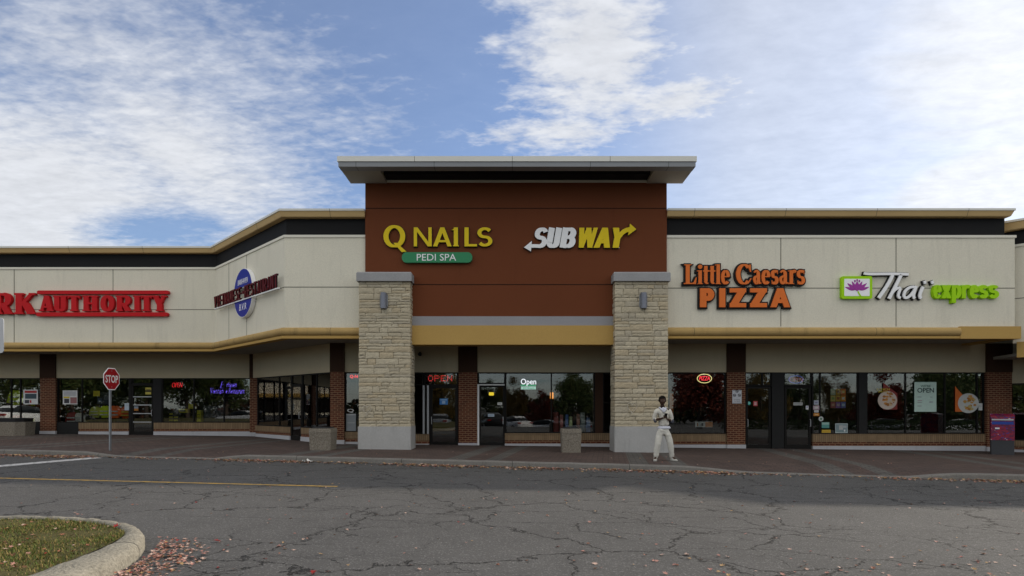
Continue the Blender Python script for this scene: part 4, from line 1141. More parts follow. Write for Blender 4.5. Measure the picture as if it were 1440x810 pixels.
# concrete bins and the planter
def bin_(x, y, w, h, label, top=True):
    gz = ground(x); b_ = thing('litter_bin', label, 'litter bin', T(x,y,gz), 'square concrete litter bins')
    Mw = WMX[b_.name]
    m_ = MB().taper(0,0,.0,h*.80,w/2-.02,w/2-.02,w/2,w/2,.02); m_.taper(0,0,h*.80+.004,h*.985,w/2+.008,w/2+.008,w/2-.005,w/2-.005,.02)
    m_.build('bin_body', M['aggregate'], b_, Mw)
    MB().taper(0,0,h*.985,h*1.04,w/2-.05,w/2-.05,w/2-.09,w/2-.09,.03).build('bin_lid', M['dark'], b_, Mw)
    return b_
bin_(X(452.5,19.4), 19.55, .70, .70, 'speckled concrete bin standing left of the left stone pillar')
b2 = bin_(X(804,19.4), 19.75, .63, .78, 'speckled concrete bin between the two pillars before the shop window')
xp = X(12,25.6)
pt = thing('planter', 'low eight-sided concrete planter with dark rim under workwear window', 'planter', T(xp,25.9,ground(xp)-.02))
Mw = WMX[pt.name]
MB().taper(0,0,0,.60,.66,.50,.70,.54,.25).build('planter_body', M['aggregate'], pt, Mw)
MB().taper(0,0,.60,.76,.60,.45,.62,.46,.2).build('planter_rim', M['dark'], pt, Mw)

# red post box
xm = X(1409,21.0); gz = ground(xm)-.02
mbx = thing('post_box', 'red speckled post box on a grey stand by the brick pier', 'post box', T(xm,21.0,gz,R(-36))); Mw = WMX[mbx.name]
def mailmat():
    g = G('post_box_pattern'); o = g.obj()
    v = g.n('ShaderNodeTexVoronoi', {'Vector':g.n('ShaderNodeMapping', {'Vector':o,'Scale':(1.0,1,1.7)}).outputs[0],'Scale':13.0})
    h = g.n('ShaderNodeSeparateColor', {0:v.outputs['Color']}).outputs
    c = g.mix(g.m('GREATER_THAN', h[0], .60), (.24,.004,.030), (.10,.004,.040))
    c = g.mix(g.m('MULTIPLY', g.m('GREATER_THAN', h[1], .80), g.m('LESS_THAN', v.outputs['Distance'], .42)), c, (.04,.02,.20))
    c = g.mix(g.m('MULTIPLY', g.m('GREATER_THAN', h[2], .93), g.m('LESS_THAN', v.outputs['Distance'], .36)), c, (.55,.40,.42))
    return g.finish(c, .4)
m_ = MB().taper(0,0,.52,1.30,.325,.30,.325,.30,.02)
pts = [(-.30,1.30)]+[(-.30+.60*i/8, 1.30+.12*math.sin(math.pi*min(1,(i+2)/12))) for i in range(9)]+[(.30,1.30)]
m_.add([(-.325,y,z) for y,z in pts]+[(.325,y,z) for y,z in pts], [tuple(range(len(pts))), tuple(range(2*len(pts)-1,len(pts)-1,-1))]+[(i,i+1,len(pts)+i+1,len(pts)+i) for i in range(len(pts)-1)])
m_.build('box_body', mailmat(), mbx, Mw)
MB().taper(0,0,0,.518,.315,.29,.315,.29,.02).build('stand', surf('post_box_grey',(.055,.057,.062),.7), mbx, Mw)
MB().box(-.29,.29,-.315,-.295,1.06,1.16).build('blue_band', plain('post_box_blue',(.03,.06,.30),.4), mbx, Mw)
MB().box(-.29,.29,-.33,-.295,1.20,1.245).build('slot_flap', M['alu'], mbx, Mw)
MB().box(-.20,-.08,-.308,-.295,.90,.95).build('badge', M['white'], mbx, Mw)

# half-round lights on the pillars
def lamp(px, label):
    x_ = X(px,20.0); z0, z1 = Z(433.5,19.9), Z(411.5,19.9)
    l_ = thing('wall_lamp', label, 'wall lamp', T(x_,19.97,z0), 'lamps on the stone pillars'); m_ = MB()
    poly = [(.10*math.cos(R(a)), -.03-.13*math.sin(R(a))) for a in range(0,181,15)]
    m_.slab([(a,b) for a,b in poly]+[(-.10,.05),(.10,.05)], 0, z1-z0)
    m_.build('lamp_shade', surf('lamp_grey_metal',(.20,.21,.25),.45,.06,2,.05,30,.1,.001,metal=.3), l_, WMX[l_.name])
    MB().box(-.13,.13,.0,.05,.06,z1-z0-.06).build('back_plate', M['canopy'], l_, WMX[l_.name])
lamp(540, 'grey half-round wall lamp high on the left stone pillar')
lamp(904.5, 'grey half-round wall lamp high on the right stone pillar')
# dome camera under the beam
xc_ = X(590,22.5)
cam_ = thing('security_camera', 'small dark dome camera on the beige wall above the tower door', 'camera', T(xc_,22.6,Z(497,22.6)))
MB().lathe([(.001,-.10),(.05,-.09),(.075,-.04),(.078,0)],0,0,14).build('dome', M['dark'], cam_, WMX[cam_.name])
MB().box(-.03,.03,-.01,.06,-.02,.06).build('bracket', M['panel'], cam_, WMX[cam_.name])
# crumpled paper
q = random.Random(8); xq = X(430,16.4); m_ = MB()
pp = [(xq+.30*(i/6-.5)+q.uniform(-.03,.03), KY(xq)-.32+.16*(j/4-.5)+q.uniform(-.03,.03), ground(xq)-ROAD+.02+.10*q.random()*(1-abs(i/3-1)*.7)) for i in range(7) for j in range(5)]
m_.add(pp, [(i*5+j,(i+1)*5+j,(i+1)*5+j+1,i*5+j+1) for i in range(6) for j in range(4)])
lit = m_.build('crumpled_paper', plain('paper_white',(.7,.69,.66),.9), fix=False)
tag(lit, 'white crumpled paper lying in the gutter near the left pillar', 'litter')

# ================================================================ what hangs in the windows
def paper(name, label, cat, fr, p0, p1, q0, q1, bands, words=(), d=.10, bg=(.62,.63,.62), group=None):
    """flat notice behind the glass; bands: (x0,x1,z0,z1,colour) and words: (text,x0,x1,z0,z1,colour) in 0-1 of the sheet"""
    x0, x1 = fr.x(p0), fr.x(p1); z1, z0 = fr.z(q0,(p0+p1)/2), fr.z(q1,(p0+p1)/2)
    t_ = thing(name, label, cat, fr.M @ Matrix.Translation(((x0+x1)/2,d,z0)), group)
    m_ = MB().box(x0,x1,d,d+.006,z0,z1); sheet = m_.build('sheet', colour(bg), t_, fr.M)
    for k, (a,b,c,e,col) in enumerate(bands):
        MB().box(x0+(x1-x0)*a,x0+(x1-x0)*b,d-.002-.001*k,d+.001,z0+(z1-z0)*c,z0+(z1-z0)*e).build('printed_block', colour(col), sheet, fr.M)
    for s_, a, b, c, e, col in words:
        text_obj(s_, x0+(x1-x0)*a, x0+(x1-x0)*b, z0+(z1-z0)*c, z0+(z1-z0)*e, d-.010, .002, colour(col), sheet, fr.M, bold=.01)
    return t_
CACHE = {}
def colour(c):
    if c not in CACHE: CACHE[c] = plain('ink_%d' % len(CACHE), c, .6)
    return CACHE[c]
DG_ = .045   # just in front of the pane, where stickers show clearest
W_, K_, R_c, Y_c, B_c, G_c, O_c = (.66,.66,.65),(.02,.02,.02),(.42,.03,.03),(.60,.48,.03),(.06,.22,.50),(.05,.32,.12),(.62,.20,.03)
paper('poster','white workwear poster with red heading and dark jacket photo','poster',FL,32,52.5,548,568.5,[(.08,.92,.78,.93,R_c),(.12,.9,.38,.72,(.05,.08,.10)),(.1,.4,.06,.3,(.06,.06,.07)),(.45,.55,.1,.28,R_c)],d=.035)
paper('poster','white workwear flyer with yellow strip and pink block','poster',FL,87.5,108,549,568.5,[(.08,.9,.6,.94,(.45,.46,.48)),(.05,.46,.44,.56,Y_c),(.1,.44,.08,.4,(.05,.05,.06)),(.52,.96,.06,.5,(.30,.14,.14))],d=.035)
paper('notice','yellow square notice over a black board in workwear window','notice',FL,127,136,549.5,557,[(.1,.9,.3,.5,(.45,.34,.03))],bg=Y_c,d=.20)
paper('notice','plain pale blue sheet taped beside the workwear door','notice',FL,174.5,182,567,577,[(.15,.85,.6,.8,(.4,.45,.5))],bg=(.42,.50,.56),d=.035)
paper('sticker','yellow and black sticker at the top of workwear shop door','sticker',FL,203.5,211.5,545,554.5,[(.0,1,.36,.62,K_),(.1,.9,.70,.78,K_)],bg=(.50,.42,.08),d=.05)
paper('sticker','orange and blue sticker beside the bars of workwear shop door','sticker',FL,187.5,193.5,571.5,577.5,[(0,1,.5,1,(.2,.25,.3))],bg=(.40,.16,.03),d=.05)
paper('notice','blue hours notice hanging inside the nail shop door','notice',FC,618,629.5,560.5,569,[(.1,.9,.7,.9,(.25,.45,.7)),(.3,.7,.15,.62,(.35,.5,.7))],bg=(.05,.20,.50),d=.045)
paper('notice','white strip sticker on the white framed door, lower','sticker',FC,686,695,582,586,[(.1,.9,.3,.7,(.3,.38,.48))],bg=(.4,.48,.56),d=.045)
paper('sticker','small white sticker on the white framed door, upper','sticker',FC,699.5,706,566,569.5,[(.15,.85,.35,.65,(.3,.3,.3))],d=.045)
# "Open 24 Hours" lettering on the sandwich shop glass
og = thing('window_sign', 'white Open lettering over a green bar on sandwich shop glass', 'window sign', FC.M @ Matrix.Translation((C(744),.03,2.2)))
gw, gg = glow('lit_white_letter',(.9,.95,1),.8), glow('lit_green_bar',(.08,.55,.25),.55)
text_obj('Open', C(732.5), C(754), FC.z(543,744), FC.z(532.5,744), .044, .01, gw, og, FC.M, bold=.005)
MB().box(C(732),C(754),.035,.045,FC.z(541.8,744)-.012,FC.z(540.6,744)-.012).build('green_underline', gg, og, FC.M)
bx_ = MB().box(C(733),C(753.5),.03,.045,FC.z(547.5,744),FC.z(543.4,744)).build('hours_panel', glow('lit_pale_green',(.45,.75,.62),.55), og, FC.M)
text_obj('24 Hours', C(735), C(751.5), FC.z(547,744), FC.z(544,744), .032, .004, colour((.03,.2,.1)), bx_, FC.M)
# LED and neon
def neon_text(name, label, fr, body, p0, p1, q0, q1, mat_, d=.16, shear=0, bold=-.036, lines=.9):
    x0, x1 = fr.x(p0), fr.x(p1); pm = (p0+p1)/2; z1, z0 = fr.z(q0,pm), fr.z(q1,pm)
    t_ = thing(name, label, 'neon sign', fr.M @ Matrix.Translation(((x0+x1)/2,d,z0)), 'lit signs in the shop windows')
    MB().box(x0-.02,x1+.02,d+.02,d+.04,(z0+z1)/2-.02,(z0+z1)/2+.02).build('backing_bar', M['dark'], t_, fr.M)
    text_obj(body, x0, x1, z0, z1, d, .015, mat_, t_, fr.M, shear=shear, bold=bold, lines=lines)
    return t_
red = glow('red_neon',(1,.03,.04),1.1); vio = glow('violet_neon',(.20,.12,1),1.25); dim = glow('dim_red_neon',(.8,.1,.1),.35); ybl = glow('yellow_neon',(1,.85,.35),.8)
neon_text('neon_sign','red neon OPEN sign in the workwear shop window',FL,'OPEN',239.5,254,538,544.5,red,shear=.25)
vn = thing('neon_sign','violet neon script spelling the restaurant name in the window','neon sign',FL.M @ Matrix.Translation((L(318),.16,FL.z(553,318))),'lit signs in the shop windows')
for s_, p0, p1, q0, q1 in (('B',307.5,314,536.5,545.5),('rhaven',316.5,330.5,537,544.5),('Vietnam',294,313.5,545.5,553.5),('e Restaurant',315.5,342,545.5,553.5)):
    text_obj(s_, L(p0), L(p1), FL.z(q1,318), FL.z(q0,318), .16, .012, vio, vn, FL.M, shear=.3, bold=-.04)
MB().box(L(300),L(338),.185,.195,FL.z(545.6,318),FL.z(544.9,318)).build('backing_bar', M['dark'], vn, FL.M)
neon_text('neon_sign','dim red OPEN sign hanging in the slanting shop window',FK,'OPEN',430,438,539,545.5,dim)
neon_text('neon_sign','red lit letters at the top of window left of left pillar',FM,'Q-N',491,502,527,532,red,d=.12,bold=.01)
paper('window_lettering','frosted pale lower window panel left of the left pillar','window film',FM,486.5,500,582,606,[(0,1,.92,1,(.4,.42,.42)),(.1,.9,.45,.5,(.34,.36,.36))],bg=(.24,.26,.27),d=.045)
lq = thing('window_sign','white letter Q decal on glass left of the left pillar','window sign',FM.M @ Matrix.Translation((FM.x(492.5),.04,FM.z(580,492))))
text_obj('Q', FM.x(488), FM.x(497), FM.z(580.5,492), FM.z(575,492), .046, .004, M['white'], lq, FM.M)
led = thing('led_sign','row of red LED dots spelling OPEN above the nail shop door','led sign',FC.M @ Matrix.Translation((C(619),.14,FC.z(536,619))),'lit signs in the shop windows')
MB().box(C(599),C(640),.15,.17,FC.z(537.5,619),FC.z(526.5,619)).build('board', M['dark'], led, FC.M)
dots = MB(); dp = (C(637)-C(601))/24
for ci, rows in enumerate((('01110','10001','10001','10001','01110'),('11110','10001','11110','10000','10000'),('11111','10000','11100','10000','11111'),('10001','11001','10101','10011','10001'))):
    for r_, row in enumerate(rows):
        for k_, b in enumerate(row):
            if b == '1': dots.ball((C(601)+dp*(ci*6+k_+.5),.147,FC.z(528.2+r_*1.75,619)),(dp*.36,.012,.016),6,4)
dots.build('led_letters', glow('red_led',(1,.05,.05),.75), led, FC.M)
pzn = thing('neon_sign','red oval pizza neon ringed in pale yellow in window','neon sign',FC.M @ Matrix.Translation((C(992.5),.16,FC.z(538,992))),'lit signs in the shop windows')
ox2, oz2 = C(992.5), FC.z(532,992.5)
MB().tube([(ox2+.27*math.cos(t*.2618),.16,oz2+.165*math.sin(t*.2618)) for t in range(25)], .014, 6).build('yellow_tube', ybl, pzn, FC.M)
text_obj('PIZZA', ox2-.20, ox2+.20, oz2-.07, oz2+.09, .16, .015, glow('pizza_red_neon',(1,.05,.07),1.3), pzn, FC.M, shear=.2)
on2 = neon_text('neon_sign','dim red and blue OPEN sign in transom of charcoal door',FC,'OPEN',1113.5,1131.5,530.5,536.5,glow('dull_red_neon',(.75,.12,.12),.28))
MB().tube([(C(1122.5)+.27*math.cos(t*.2618),.18,FC.z(533.3,1122)+.14*math.sin(t*.2618)) for t in range(25)], .009, 6).build('blue_tube', glow('blue_neon',(.12,.18,.9),.30), on2, FC.M)

# right wing notices
ns = paper('wall_sign','white sign with three ringed symbols on the brick pier','sign',FC,1029,1042,548.5,567.5,[(.06,.94,.03,.05,K_),(.06,.94,.95,.97,K_)],[('No Smoking',.2,.8,.26,.32,K_),('No Vaping',.2,.8,.14,.20,K_)],d=-.062,bg=(.58,.59,.62))
rg = MB(); sx0, sz0 = C(1035.5), FC.z(554,1035)
for dx, dz in ((0,.10),(-.09,-.05),(.09,-.05)):
    rg.tube([(sx0+dx+.05*math.cos(t*.449),-.066,sz0+dz+.05*math.sin(t*.449)) for t in range(15)], .008, 5)
    rg.tube([(sx0+dx-.035,-.068,sz0+dz+.035),(sx0+dx+.035,-.068,sz0+dz-.035)], .007, 5)
    rg.box(sx0+dx-.03,sx0+dx+.03,-.067,-.062,sz0+dz-.008,sz0+dz+.008)
rg.build('ringed_symbols', M['dark'], ns, FC.M)
def disc(label, px, py, r, c1, c2, d=.045):
    t_ = thing('sticker', label, 'sticker', FC.M @ Matrix.Translation((C(px),d,FC.z(py,px))))
    x_, z_ = C(px), FC.z(py,px)
    a = MB().prism([(x_+r*math.cos(t*.314),z_+r*math.sin(t*.314)) for t in range(20)], d, d+.005).build('disc', colour(c1), t_, FC.M)
    MB().prism([(x_+r*.5*math.cos(t*.524),z_+r*.5*math.sin(t*.524)) for t in range(12)], d-.003, d+.001).build('emblem', colour(c2), a, FC.M)
disc('round teal sticker on the door right of the brick pier',1054,567,.065,(.05,.40,.34),(.3,.6,.55))
disc('round pale sticker with dark emblem low in charcoal door window',1155.5,589,.09,(.5,.52,.5),(.12,.2,.14))
paper('sticker','red diamond sticker on the door right of the brick pier','sticker',FC,1060,1066,564,571,[(.2,.8,.2,.8,(.55,.3,.3))],bg=(.40,.06,.07),d=.045)
paper('sticker','pale sign strip across the charcoal framed door','sticker',FC,1116.5,1129.5,566,570,[(.05,.95,.35,.65,(.2,.2,.2))],bg=(.42,.43,.42),d=.045)
paper('sticker','white card on the edge of charcoal framed door','sticker',FC,1134,1138,570.5,576,[(.2,.8,.5,.8,(.3,.3,.5))],d=.045)
sq = (((.5,.1,.05),(.55,.52,.4)),((.45,.25,.03),(.2,.1,.05)),((.55,.13,.02),(.5,.4,.1)),((.5,.4,.12),(.2,.3,.1)),((.50,.30,.05),(.3,.1,.05)),((.60,.22,.03),(.5,.5,.4)),((.35,.08,.10),(.5,.3,.2)),((.25,.12,.35),(.5,.4,.4)),((.14,.16,.42),(.4,.5,.55)))
bd = thing('menu_board','block of nine coloured menu cards in the window beside charcoal door','menu board',FC.M @ Matrix.Translation((C(1182),.2,FC.z(575,1182))))
m_ = MB().box(C(1171.5),C(1194),.20,.215,FC.z(574.5,1182),FC.z(546,1182)).build('board', M['dark'], bd, FC.M)
for i in range(9):
    cx0 = 1172+(i%3)*7.3; cz0 = 546.6+(i//3)*9.3
    cc = MB().box(C(cx0),C(cx0+6.6),.19,.201,FC.z(cz0+8.6,1182),FC.z(cz0,1182)).build('menu_card', colour(sq[i][0] if i else (.35,.42,.30)), bd, FC.M)
    MB().box(C(cx0+1.2),C(cx0+5.2),.186,.191,FC.z(cz0+6,1182),FC.z(cz0+2.4,1182)).build('food_picture', colour(sq[i][1]), cc, FC.M)
for lab, p0, p1, q0, q1, bg, bd_ in (('white sticker, top of the column left of the menu cards',1145.5,1152,563,569,(.36,.38,.45),(.2,.2,.3)),('pink sticker, second in the column left of the menu cards',1144.5,1153,570.5,576,(.42,.3,.36),(.55,.55,.5)),('white sticker, third in the column left of the menu cards',1146,1152,577,580,(.6,.6,.6),(.4,.4,.4)),('orange sticker, lowest in the column left of the menu cards',1145,1153,581,585,(.48,.19,.03),(.6,.4,.2))):
    paper('sticker',lab,'sticker',FC,p0,p1,q0,q1,[(.2,.8,.3,.7,bd_)],bg=bg,d=.045)
paper('notice','teal sheet at the foot of window beside charcoal door','notice',FC,1156.5,1167,594,602,[(0,1,.6,1,(.28,.45,.40))],bg=(.10,.28,.25),d=.045)
paper('notice','yellow card low in the window beside charcoal door','notice',FC,1156.5,1169,604.5,608.7,[(.1,.9,.3,.7,(.5,.3,.03))],bg=(.55,.36,.05),d=.045)
paper('poster','grey noodle picture low in the window beside charcoal door','poster',FC,1175.5,1193,595.5,609,[(.05,.95,.08,.92,(.20,.27,.28)),(.3,.62,.35,.8,(.42,.44,.42)),(.55,.9,.55,.78,(.36,.40,.40)),(.7,.8,.15,.35,W_)],bg=(.4,.47,.46),d=.045)
wo = paper('poster',"large pale green We're Open poster in the noodle shop window",'poster',FC,1287,1318,537,579,[(.0,1,.985,1,(.3,.45,.38)),(.14,.34,.36,.385,(.35,.25,.3)),(.14,.34,.30,.325,(.3,.3,.3)),(.70,.82,.48,.50,(.25,.3,.3)),(.68,.84,.30,.35,(.35,.4,.4)),(.14,.32,.18,.205,(.3,.3,.3)),(.14,.32,.48,.51,(.3,.35,.35))],[("WE'RE",.27,.73,.83,.90,(.12,.22,.18)),('OPEN',.13,.88,.64,.80,(.03,.05,.05))],bg=(.46,.60,.53),d=.045)
# bowls of food printed on the glass
def bowl(label, px, py, r, body, food, banner=None, banner_px=None, words=None):
    t_ = thing('poster', label, 'poster', FC.M @ Matrix.Translation((C(px),.045,FC.z(py,px)-r)))
    x_, z_ = C(px), FC.z(py,px); k = 0
    if banner:
        a,b,c,d = banner_px; MB().prism([(C(a),FC.z(d,px)),(C(b),FC.z(d,px)),(C(b),FC.z((c*.6+d*.4),px)),(C(a),FC.z(c,px))], .048, .053).build('colour_field', colour(banner), t_, FC.M)
    o_ = MB().prism([(x_+r*math.cos(t*.2094),z_+r*.95*math.sin(t*.2094)) for t in range(30)], .042, .0465).build('bowl', colour(body), t_, FC.M)
    f_ = MB(); q = random.Random(px)
    for i in range(34):
        a_, rr = q.uniform(0,6.28), r*.72*math.sqrt(q.random()); f_.mi = q.randrange(3); s_ = r*q.uniform(.08,.2)
        cx_, cz_ = x_+r*.16+rr*math.cos(a_)*.8, z_+r*.05+rr*math.sin(a_)
        f_.prism([(cx_+s_*math.cos(t*1.05),cz_+s_*.7*math.sin(t*1.05)) for t in range(6)], .0405-i*.0002, .042)
    f_.build('food_picture', [colour(c) for c in food], o_, FC.M)
    for s_, a,b,c,d,col in (words or []): text_obj(s_, C(a), C(b), FC.z(d,px), FC.z(c,px), .04, .003, colour(col), t_, FC.M)
    return t_
bowl('food poster of a pale bowl on dark red under yellow words',1249,563,.36,(.50,.42,.36),((.45,.20,.05),(.30,.12,.03),(.5,.35,.2)),(.20,.03,.025),(1243,1263,538,576),[('LUNCH',1234,1252,546,549,Y_c),('SPECIAL',1236,1250,549.8,552,Y_c)])
bowl('food poster of a white rice bowl with orange flash by end pier',1363,567,.39,(.46,.47,.45),((.48,.25,.06),(.42,.33,.12),(.35,.14,.03)),(.52,.12,.02),(1344.5,1357,543,579))
paper('notice','pale note with lines at the right end of noodle shop window','notice',FC,1377,1382.5,567,577,[(.15,.85,.7,.75,(.3,.3,.3)),(.15,.85,.5,.55,(.3,.3,.3))],bg=(.5,.52,.5),d=.035)
paper('banner','tall orange flag strip in the pizza shop window','banner',FC,943.5,948.5,553,592,[(.1,.9,.1,.2,(.45,.12,.03)),(.1,.9,.6,.7,(.45,.12,.03))],bg=(.50,.13,.03),d=.16)
paper('sign_board','white and orange price board low in the pizza shop window','sign board',FC,979.5,1004,593,601,[(.58,1,.05,.95,(.52,.22,.08)),(.1,.16,.2,.8,(.4,.2,.1)),(.30,.52,.15,.85,(.45,.45,.4)),(.36,.46,.25,.75,(.06,.06,.07))],bg=(.5,.5,.48),d=.16)

# goods behind the glass: hanging work jackets
def jacket(fr, px, py, s, col, label, stripe=(.55,.55,.5), d=.5, tilt=0):
    x_ = fr.x(px); z_ = fr.z(py,px)
    t_ = thing('work_jacket', label, 'jacket', fr.M @ Matrix.Translation((x_,d,z_-.7*s)), 'work jackets in the shop window')
    out = [(-.20,0),(-.22,.3),(-.21,.48),(-.30,.10),(-.42,.14),(-.33,.52),(-.24,.66),(-.09,.72),(0,.68),(.09,.72),(.24,.66),(.33,.52),(.42,.14),(.30,.10),(.21,.48),(.22,.3),(.20,0)]
    m_ = MB(); pts = [(x_+a*s, z_-.7*s+b*s) for a,b in out]
    n_ = len(pts); q = random.Random(int(px*7))
    m_.add([(a,d+q.uniform(-.02,.02),b) for a,b in pts]+[(x_,d-.14*s,z_-.4*s)]+[(a,d+.09*s,b) for a,b in pts], [(i,(i+1)%n_,n_) for i in range(n_)]+[tuple(range(2*n_,n_,-1))]+[(i,n_+1+i,n_+1+(i+1)%n_,(i+1)%n_) for i in range(n_)])
    j_ = m_.build('jacket_body', colour(col), t_, fr.M)
    for z0 in (.16,.36): MB().box(x_-.215*s,x_+.215*s,d-.13*s,d-.03*s,z_+(z0-.7)*s,z_+(z0-.64)*s).build('reflective_band', colour(stripe), j_, fr.M)
LIME, ORG = (.62,.74,.03), (.85,.13,.02)
jacket(FL,9,549,.95,LIME,'lime work jacket at the far left edge of the window')
jacket(FL,31,551,.9,LIME,'lime work jacket behind the workwear poster',d=.7)
jacket(FL,36,589,.85,(.40,.46,.05),'pale lime vest lying low in the window by the brick pier',d=.4)
jacket(FL,123,572,.70,(.45,.47,.08),'yellow work vest, leftmost of the row left of the stop sign')
jacket(FL,137,571,.76,LIME,'lime work jacket between a yellow vest and an orange jacket')
jacket(FL,151.5,571,.78,ORG,'orange work jacket behind the stop sign post')
jacket(FL,166,572,.76,(.52,.08,.012),'orange work jacket, rightmost in row beside the pale blue sheet',stripe=(.45,.42,.05),d=.55)
jacket(FL,100,581,.7,(.50,.48,.42),'white work shirt under the flyer with yellow strip',stripe=(.4,.4,.38))
jacket(FL,90,580,.8,(.22,.02,.015),'dark red work shirt beside the white shirt')
jacket(FL,14,584,.8,(.50,.10,.03),'orange and white bundle low at the far left window',d=.4)
def bxs(name, label, cat, fr, p0, p1, q0, q1, d, dep, col, parts=()):
    x0, x1 = fr.x(p0), fr.x(p1); pm = (p0+p1)/2; z1, z0 = fr.z(q0,pm), fr.z(q1,pm)
    t_ = thing(name, label, cat, fr.M @ Matrix.Translation(((x0+x1)/2,d,z0)))
    MB().taper((x0+x1)/2,d+dep/2,z0,z1,(x1-x0)/2,dep/2,(x1-x0)/2*.97,dep/2*.97,.02).build('body', colour(col), t_, fr.M)
    for nm, a,b,c,e,cl in parts: MB().box(x0+(x1-x0)*a,x0+(x1-x0)*b,d-.02,d+.02,z0+(z1-z0)*c,z0+(z1-z0)*e).build(nm, colour(cl), t_, fr.M)
bxs('display_board','dark display board of tools under the yellow notice','display board',FL,126.5,145.5,551,568.5,.45,.08,(.03,.035,.05),[('tool_card',.1,.4,.2,.5,(.08,.1,.16)),('tool_card',.55,.9,.35,.7,(.09,.1,.12))])
bxs('wet_floor_sign','yellow wet floor stand at the foot of restaurant window','floor sign',FL,271.5,277.5,577,593.5,.3,.25,(.45,.42,.02),[('label_strip',.2,.8,.3,.36,(.1,.1,.02)),('label_strip',.2,.8,.6,.66,(.1,.1,.02))])
bxs('cabinet','dark cabinet with two doors in the restaurant window','cabinet',FL,278,309,571,593.5,.5,.5,(.028,.03,.032),[('cabinet_door',.03,.47,.04,.96,(.034,.036,.04)),('cabinet_door',.53,.97,.04,.96,(.034,.036,.04)),('door_pull',.49,.51,.3,.7,(.3,.3,.3))])
bxs('crate','yellow tool crate on black stands in workwear window','crate',FL,243,256,575,580.5,.45,.3,(.38,.34,.03),[('crate_label',.2,.8,.3,.7,(.08,.08,.06))])
bxs('tool_case','yellow power tool case tilted in the workwear window','tool case',FL,256,266,567,575,.5,.2,(.40,.36,.03),[('case_handle',.2,.8,.85,1.0,(.05,.05,.05))])
bxs('work_boot_rack','black rack of yellow laced boots in workwear window','boot rack',FL,230,245,579,594,.4,.3,(.02,.02,.02),[('boot_box',.05,.4,.1,.25,(.3,.27,.03)),('boot_box',.5,.9,.1,.25,(.3,.27,.03)),('boot_box',.05,.4,.4,.55,(.3,.27,.03)),('boot_box',.5,.9,.4,.55,(.3,.27,.03)),('boot_box',.1,.4,.7,.85,(.3,.27,.03))])
q = random.Random(4)
for i, (px, py, wpx, hpx, col, lab) in enumerate(((783,590,8,20,(.16,.03,.025),'dark red drink display at left of sandwich shop sill'),(791,592,5,17,(.35,.13,.12),'pink bottle display behind the middle concrete bin'),(799,590,5,14,(.05,.10,.26),'blue snack bag beside a green bag in window'),(804,592,5,12,(.30,.33,.14),'green snack bag beside a blue bag in window'),(815,591,5,17,(.33,.15,.10),'orange cup display right of the middle concrete bin'),(822,590,7,19,(.22,.24,.22),'grey figure display in the sandwich shop window'),(829,594,6,13,(.14,.2,.34),'blue box display near the dark end panel'))):
    bxs('snack_display',lab,'snack display',FC,px-wpx/2,px+wpx/2,py-hpx/2,609,.35+.1*(i%3),.12,col,[('printed_label',.15,.85,.45,.75,tuple(min(1,c*1.8+.05) for c in col))])

for lab, px, py, w_, h_, col in (('small yellow lit sign inside the white framed door',691,554.5,7,4.5,(1,.72,.05)),('small orange lit sign inside the sandwich shop',776,557,5,9,(1,.35,.05))):
    t_ = thing('menu_sign', lab, 'lit sign', FC.M @ Matrix.Translation((C(px),1.6,FC.z(py+h_/2,px))))
    x_, z_ = C(px)*1.07, FC.z(py,px)+.05; a_, b_ = w_*.0285/2, h_*.0285/2
    MB().prism(rrect(x_-a_,x_+a_,z_-b_,z_+b_,min(a_,b_)*.5), 1.6, 1.63).build('lit_face', glow('menu_glow_%d' % px, col, .8), t_, FC.M)
    MB().prism(rrect(x_-a_-.03,x_+a_+.03,z_-b_-.03,z_+b_+.03,min(a_,b_)*.5), 1.632, 1.68).build('casing', M['dark'], t_, FC.M)
# ================================================================ the man with the phone
def skin(name, V, E, rad, mats, parent=None, Mx=I4, lev=3, root=0):
    me = bpy.data.meshes.new(name); me.from_pydata([tuple(v) for v in V], E, []); o = bpy.data.objects.new(name, me); COL.objects.link(o)
    md = o.modifiers.new('s','SKIN'); md.use_smooth_shade = True; md.branch_smoothing = .6
    for i, d in enumerate(me.skin_vertices[0].data):
        r_ = rad[i]; d.radius = r_ if isinstance(r_,(tuple,list)) else (r_,r_); d.use_root = (i == root)
    sd = o.modifiers.new('u','SUBSURF'); sd.levels = lev; sd.render_levels = lev
    dg = bpy.context.evaluated_depsgraph_get(); dg.update()
    m2 = bpy.data.meshes.new_from_object(o.evaluated_get(dg)); bpy.data.objects.remove(o)
    m2.name = name
    if name in ('sweater','joggers'):
        from mathutils import noise as nz
        for v in m2.vertices:
            c_ = v.co; a_ = nz.noise(Vector((c_.x*9, c_.y*9, c_.z*(16 if name == 'joggers' else 11)))); v.co = c_ + v.normal*(.011*a_ - .008*abs(nz.noise(Vector((c_.x*14+c_.z*9, c_.y*14, c_.z*22)))))
    m2.materials.clear(); m2.materials.append(mats); m2.polygons.foreach_set('use_smooth', [True]*len(m2.polygons))
    return m2
class Sk:
    def __init__(s): s.V=[]; s.E=[]; s.r=[]; s.k={}
    def j(s, name, p, r, par=None):
        s.k[name] = len(s.V); s.V.append(p); s.r.append(r)
        if par is not None: s.E.append((s.k[par], s.k[name]))
        return s
pX, pY = X(935,16.8), 16.8
PZ = ground(pX)+.004
Mp = T(pX,pY,PZ)
skn = surf('dark_skin', (.058,.030,.020), .5, .08, 20, .06, 60, .1, .001)
clo = surf('cream_knit', (.64,.61,.54), .95, .10, 7, .14, 90, .5, .004)
tro = surf('cream_jogger', (.60,.58,.52), .95, .16, 6, .10, 80, .5, .004)
hx = -.075
b = Sk()
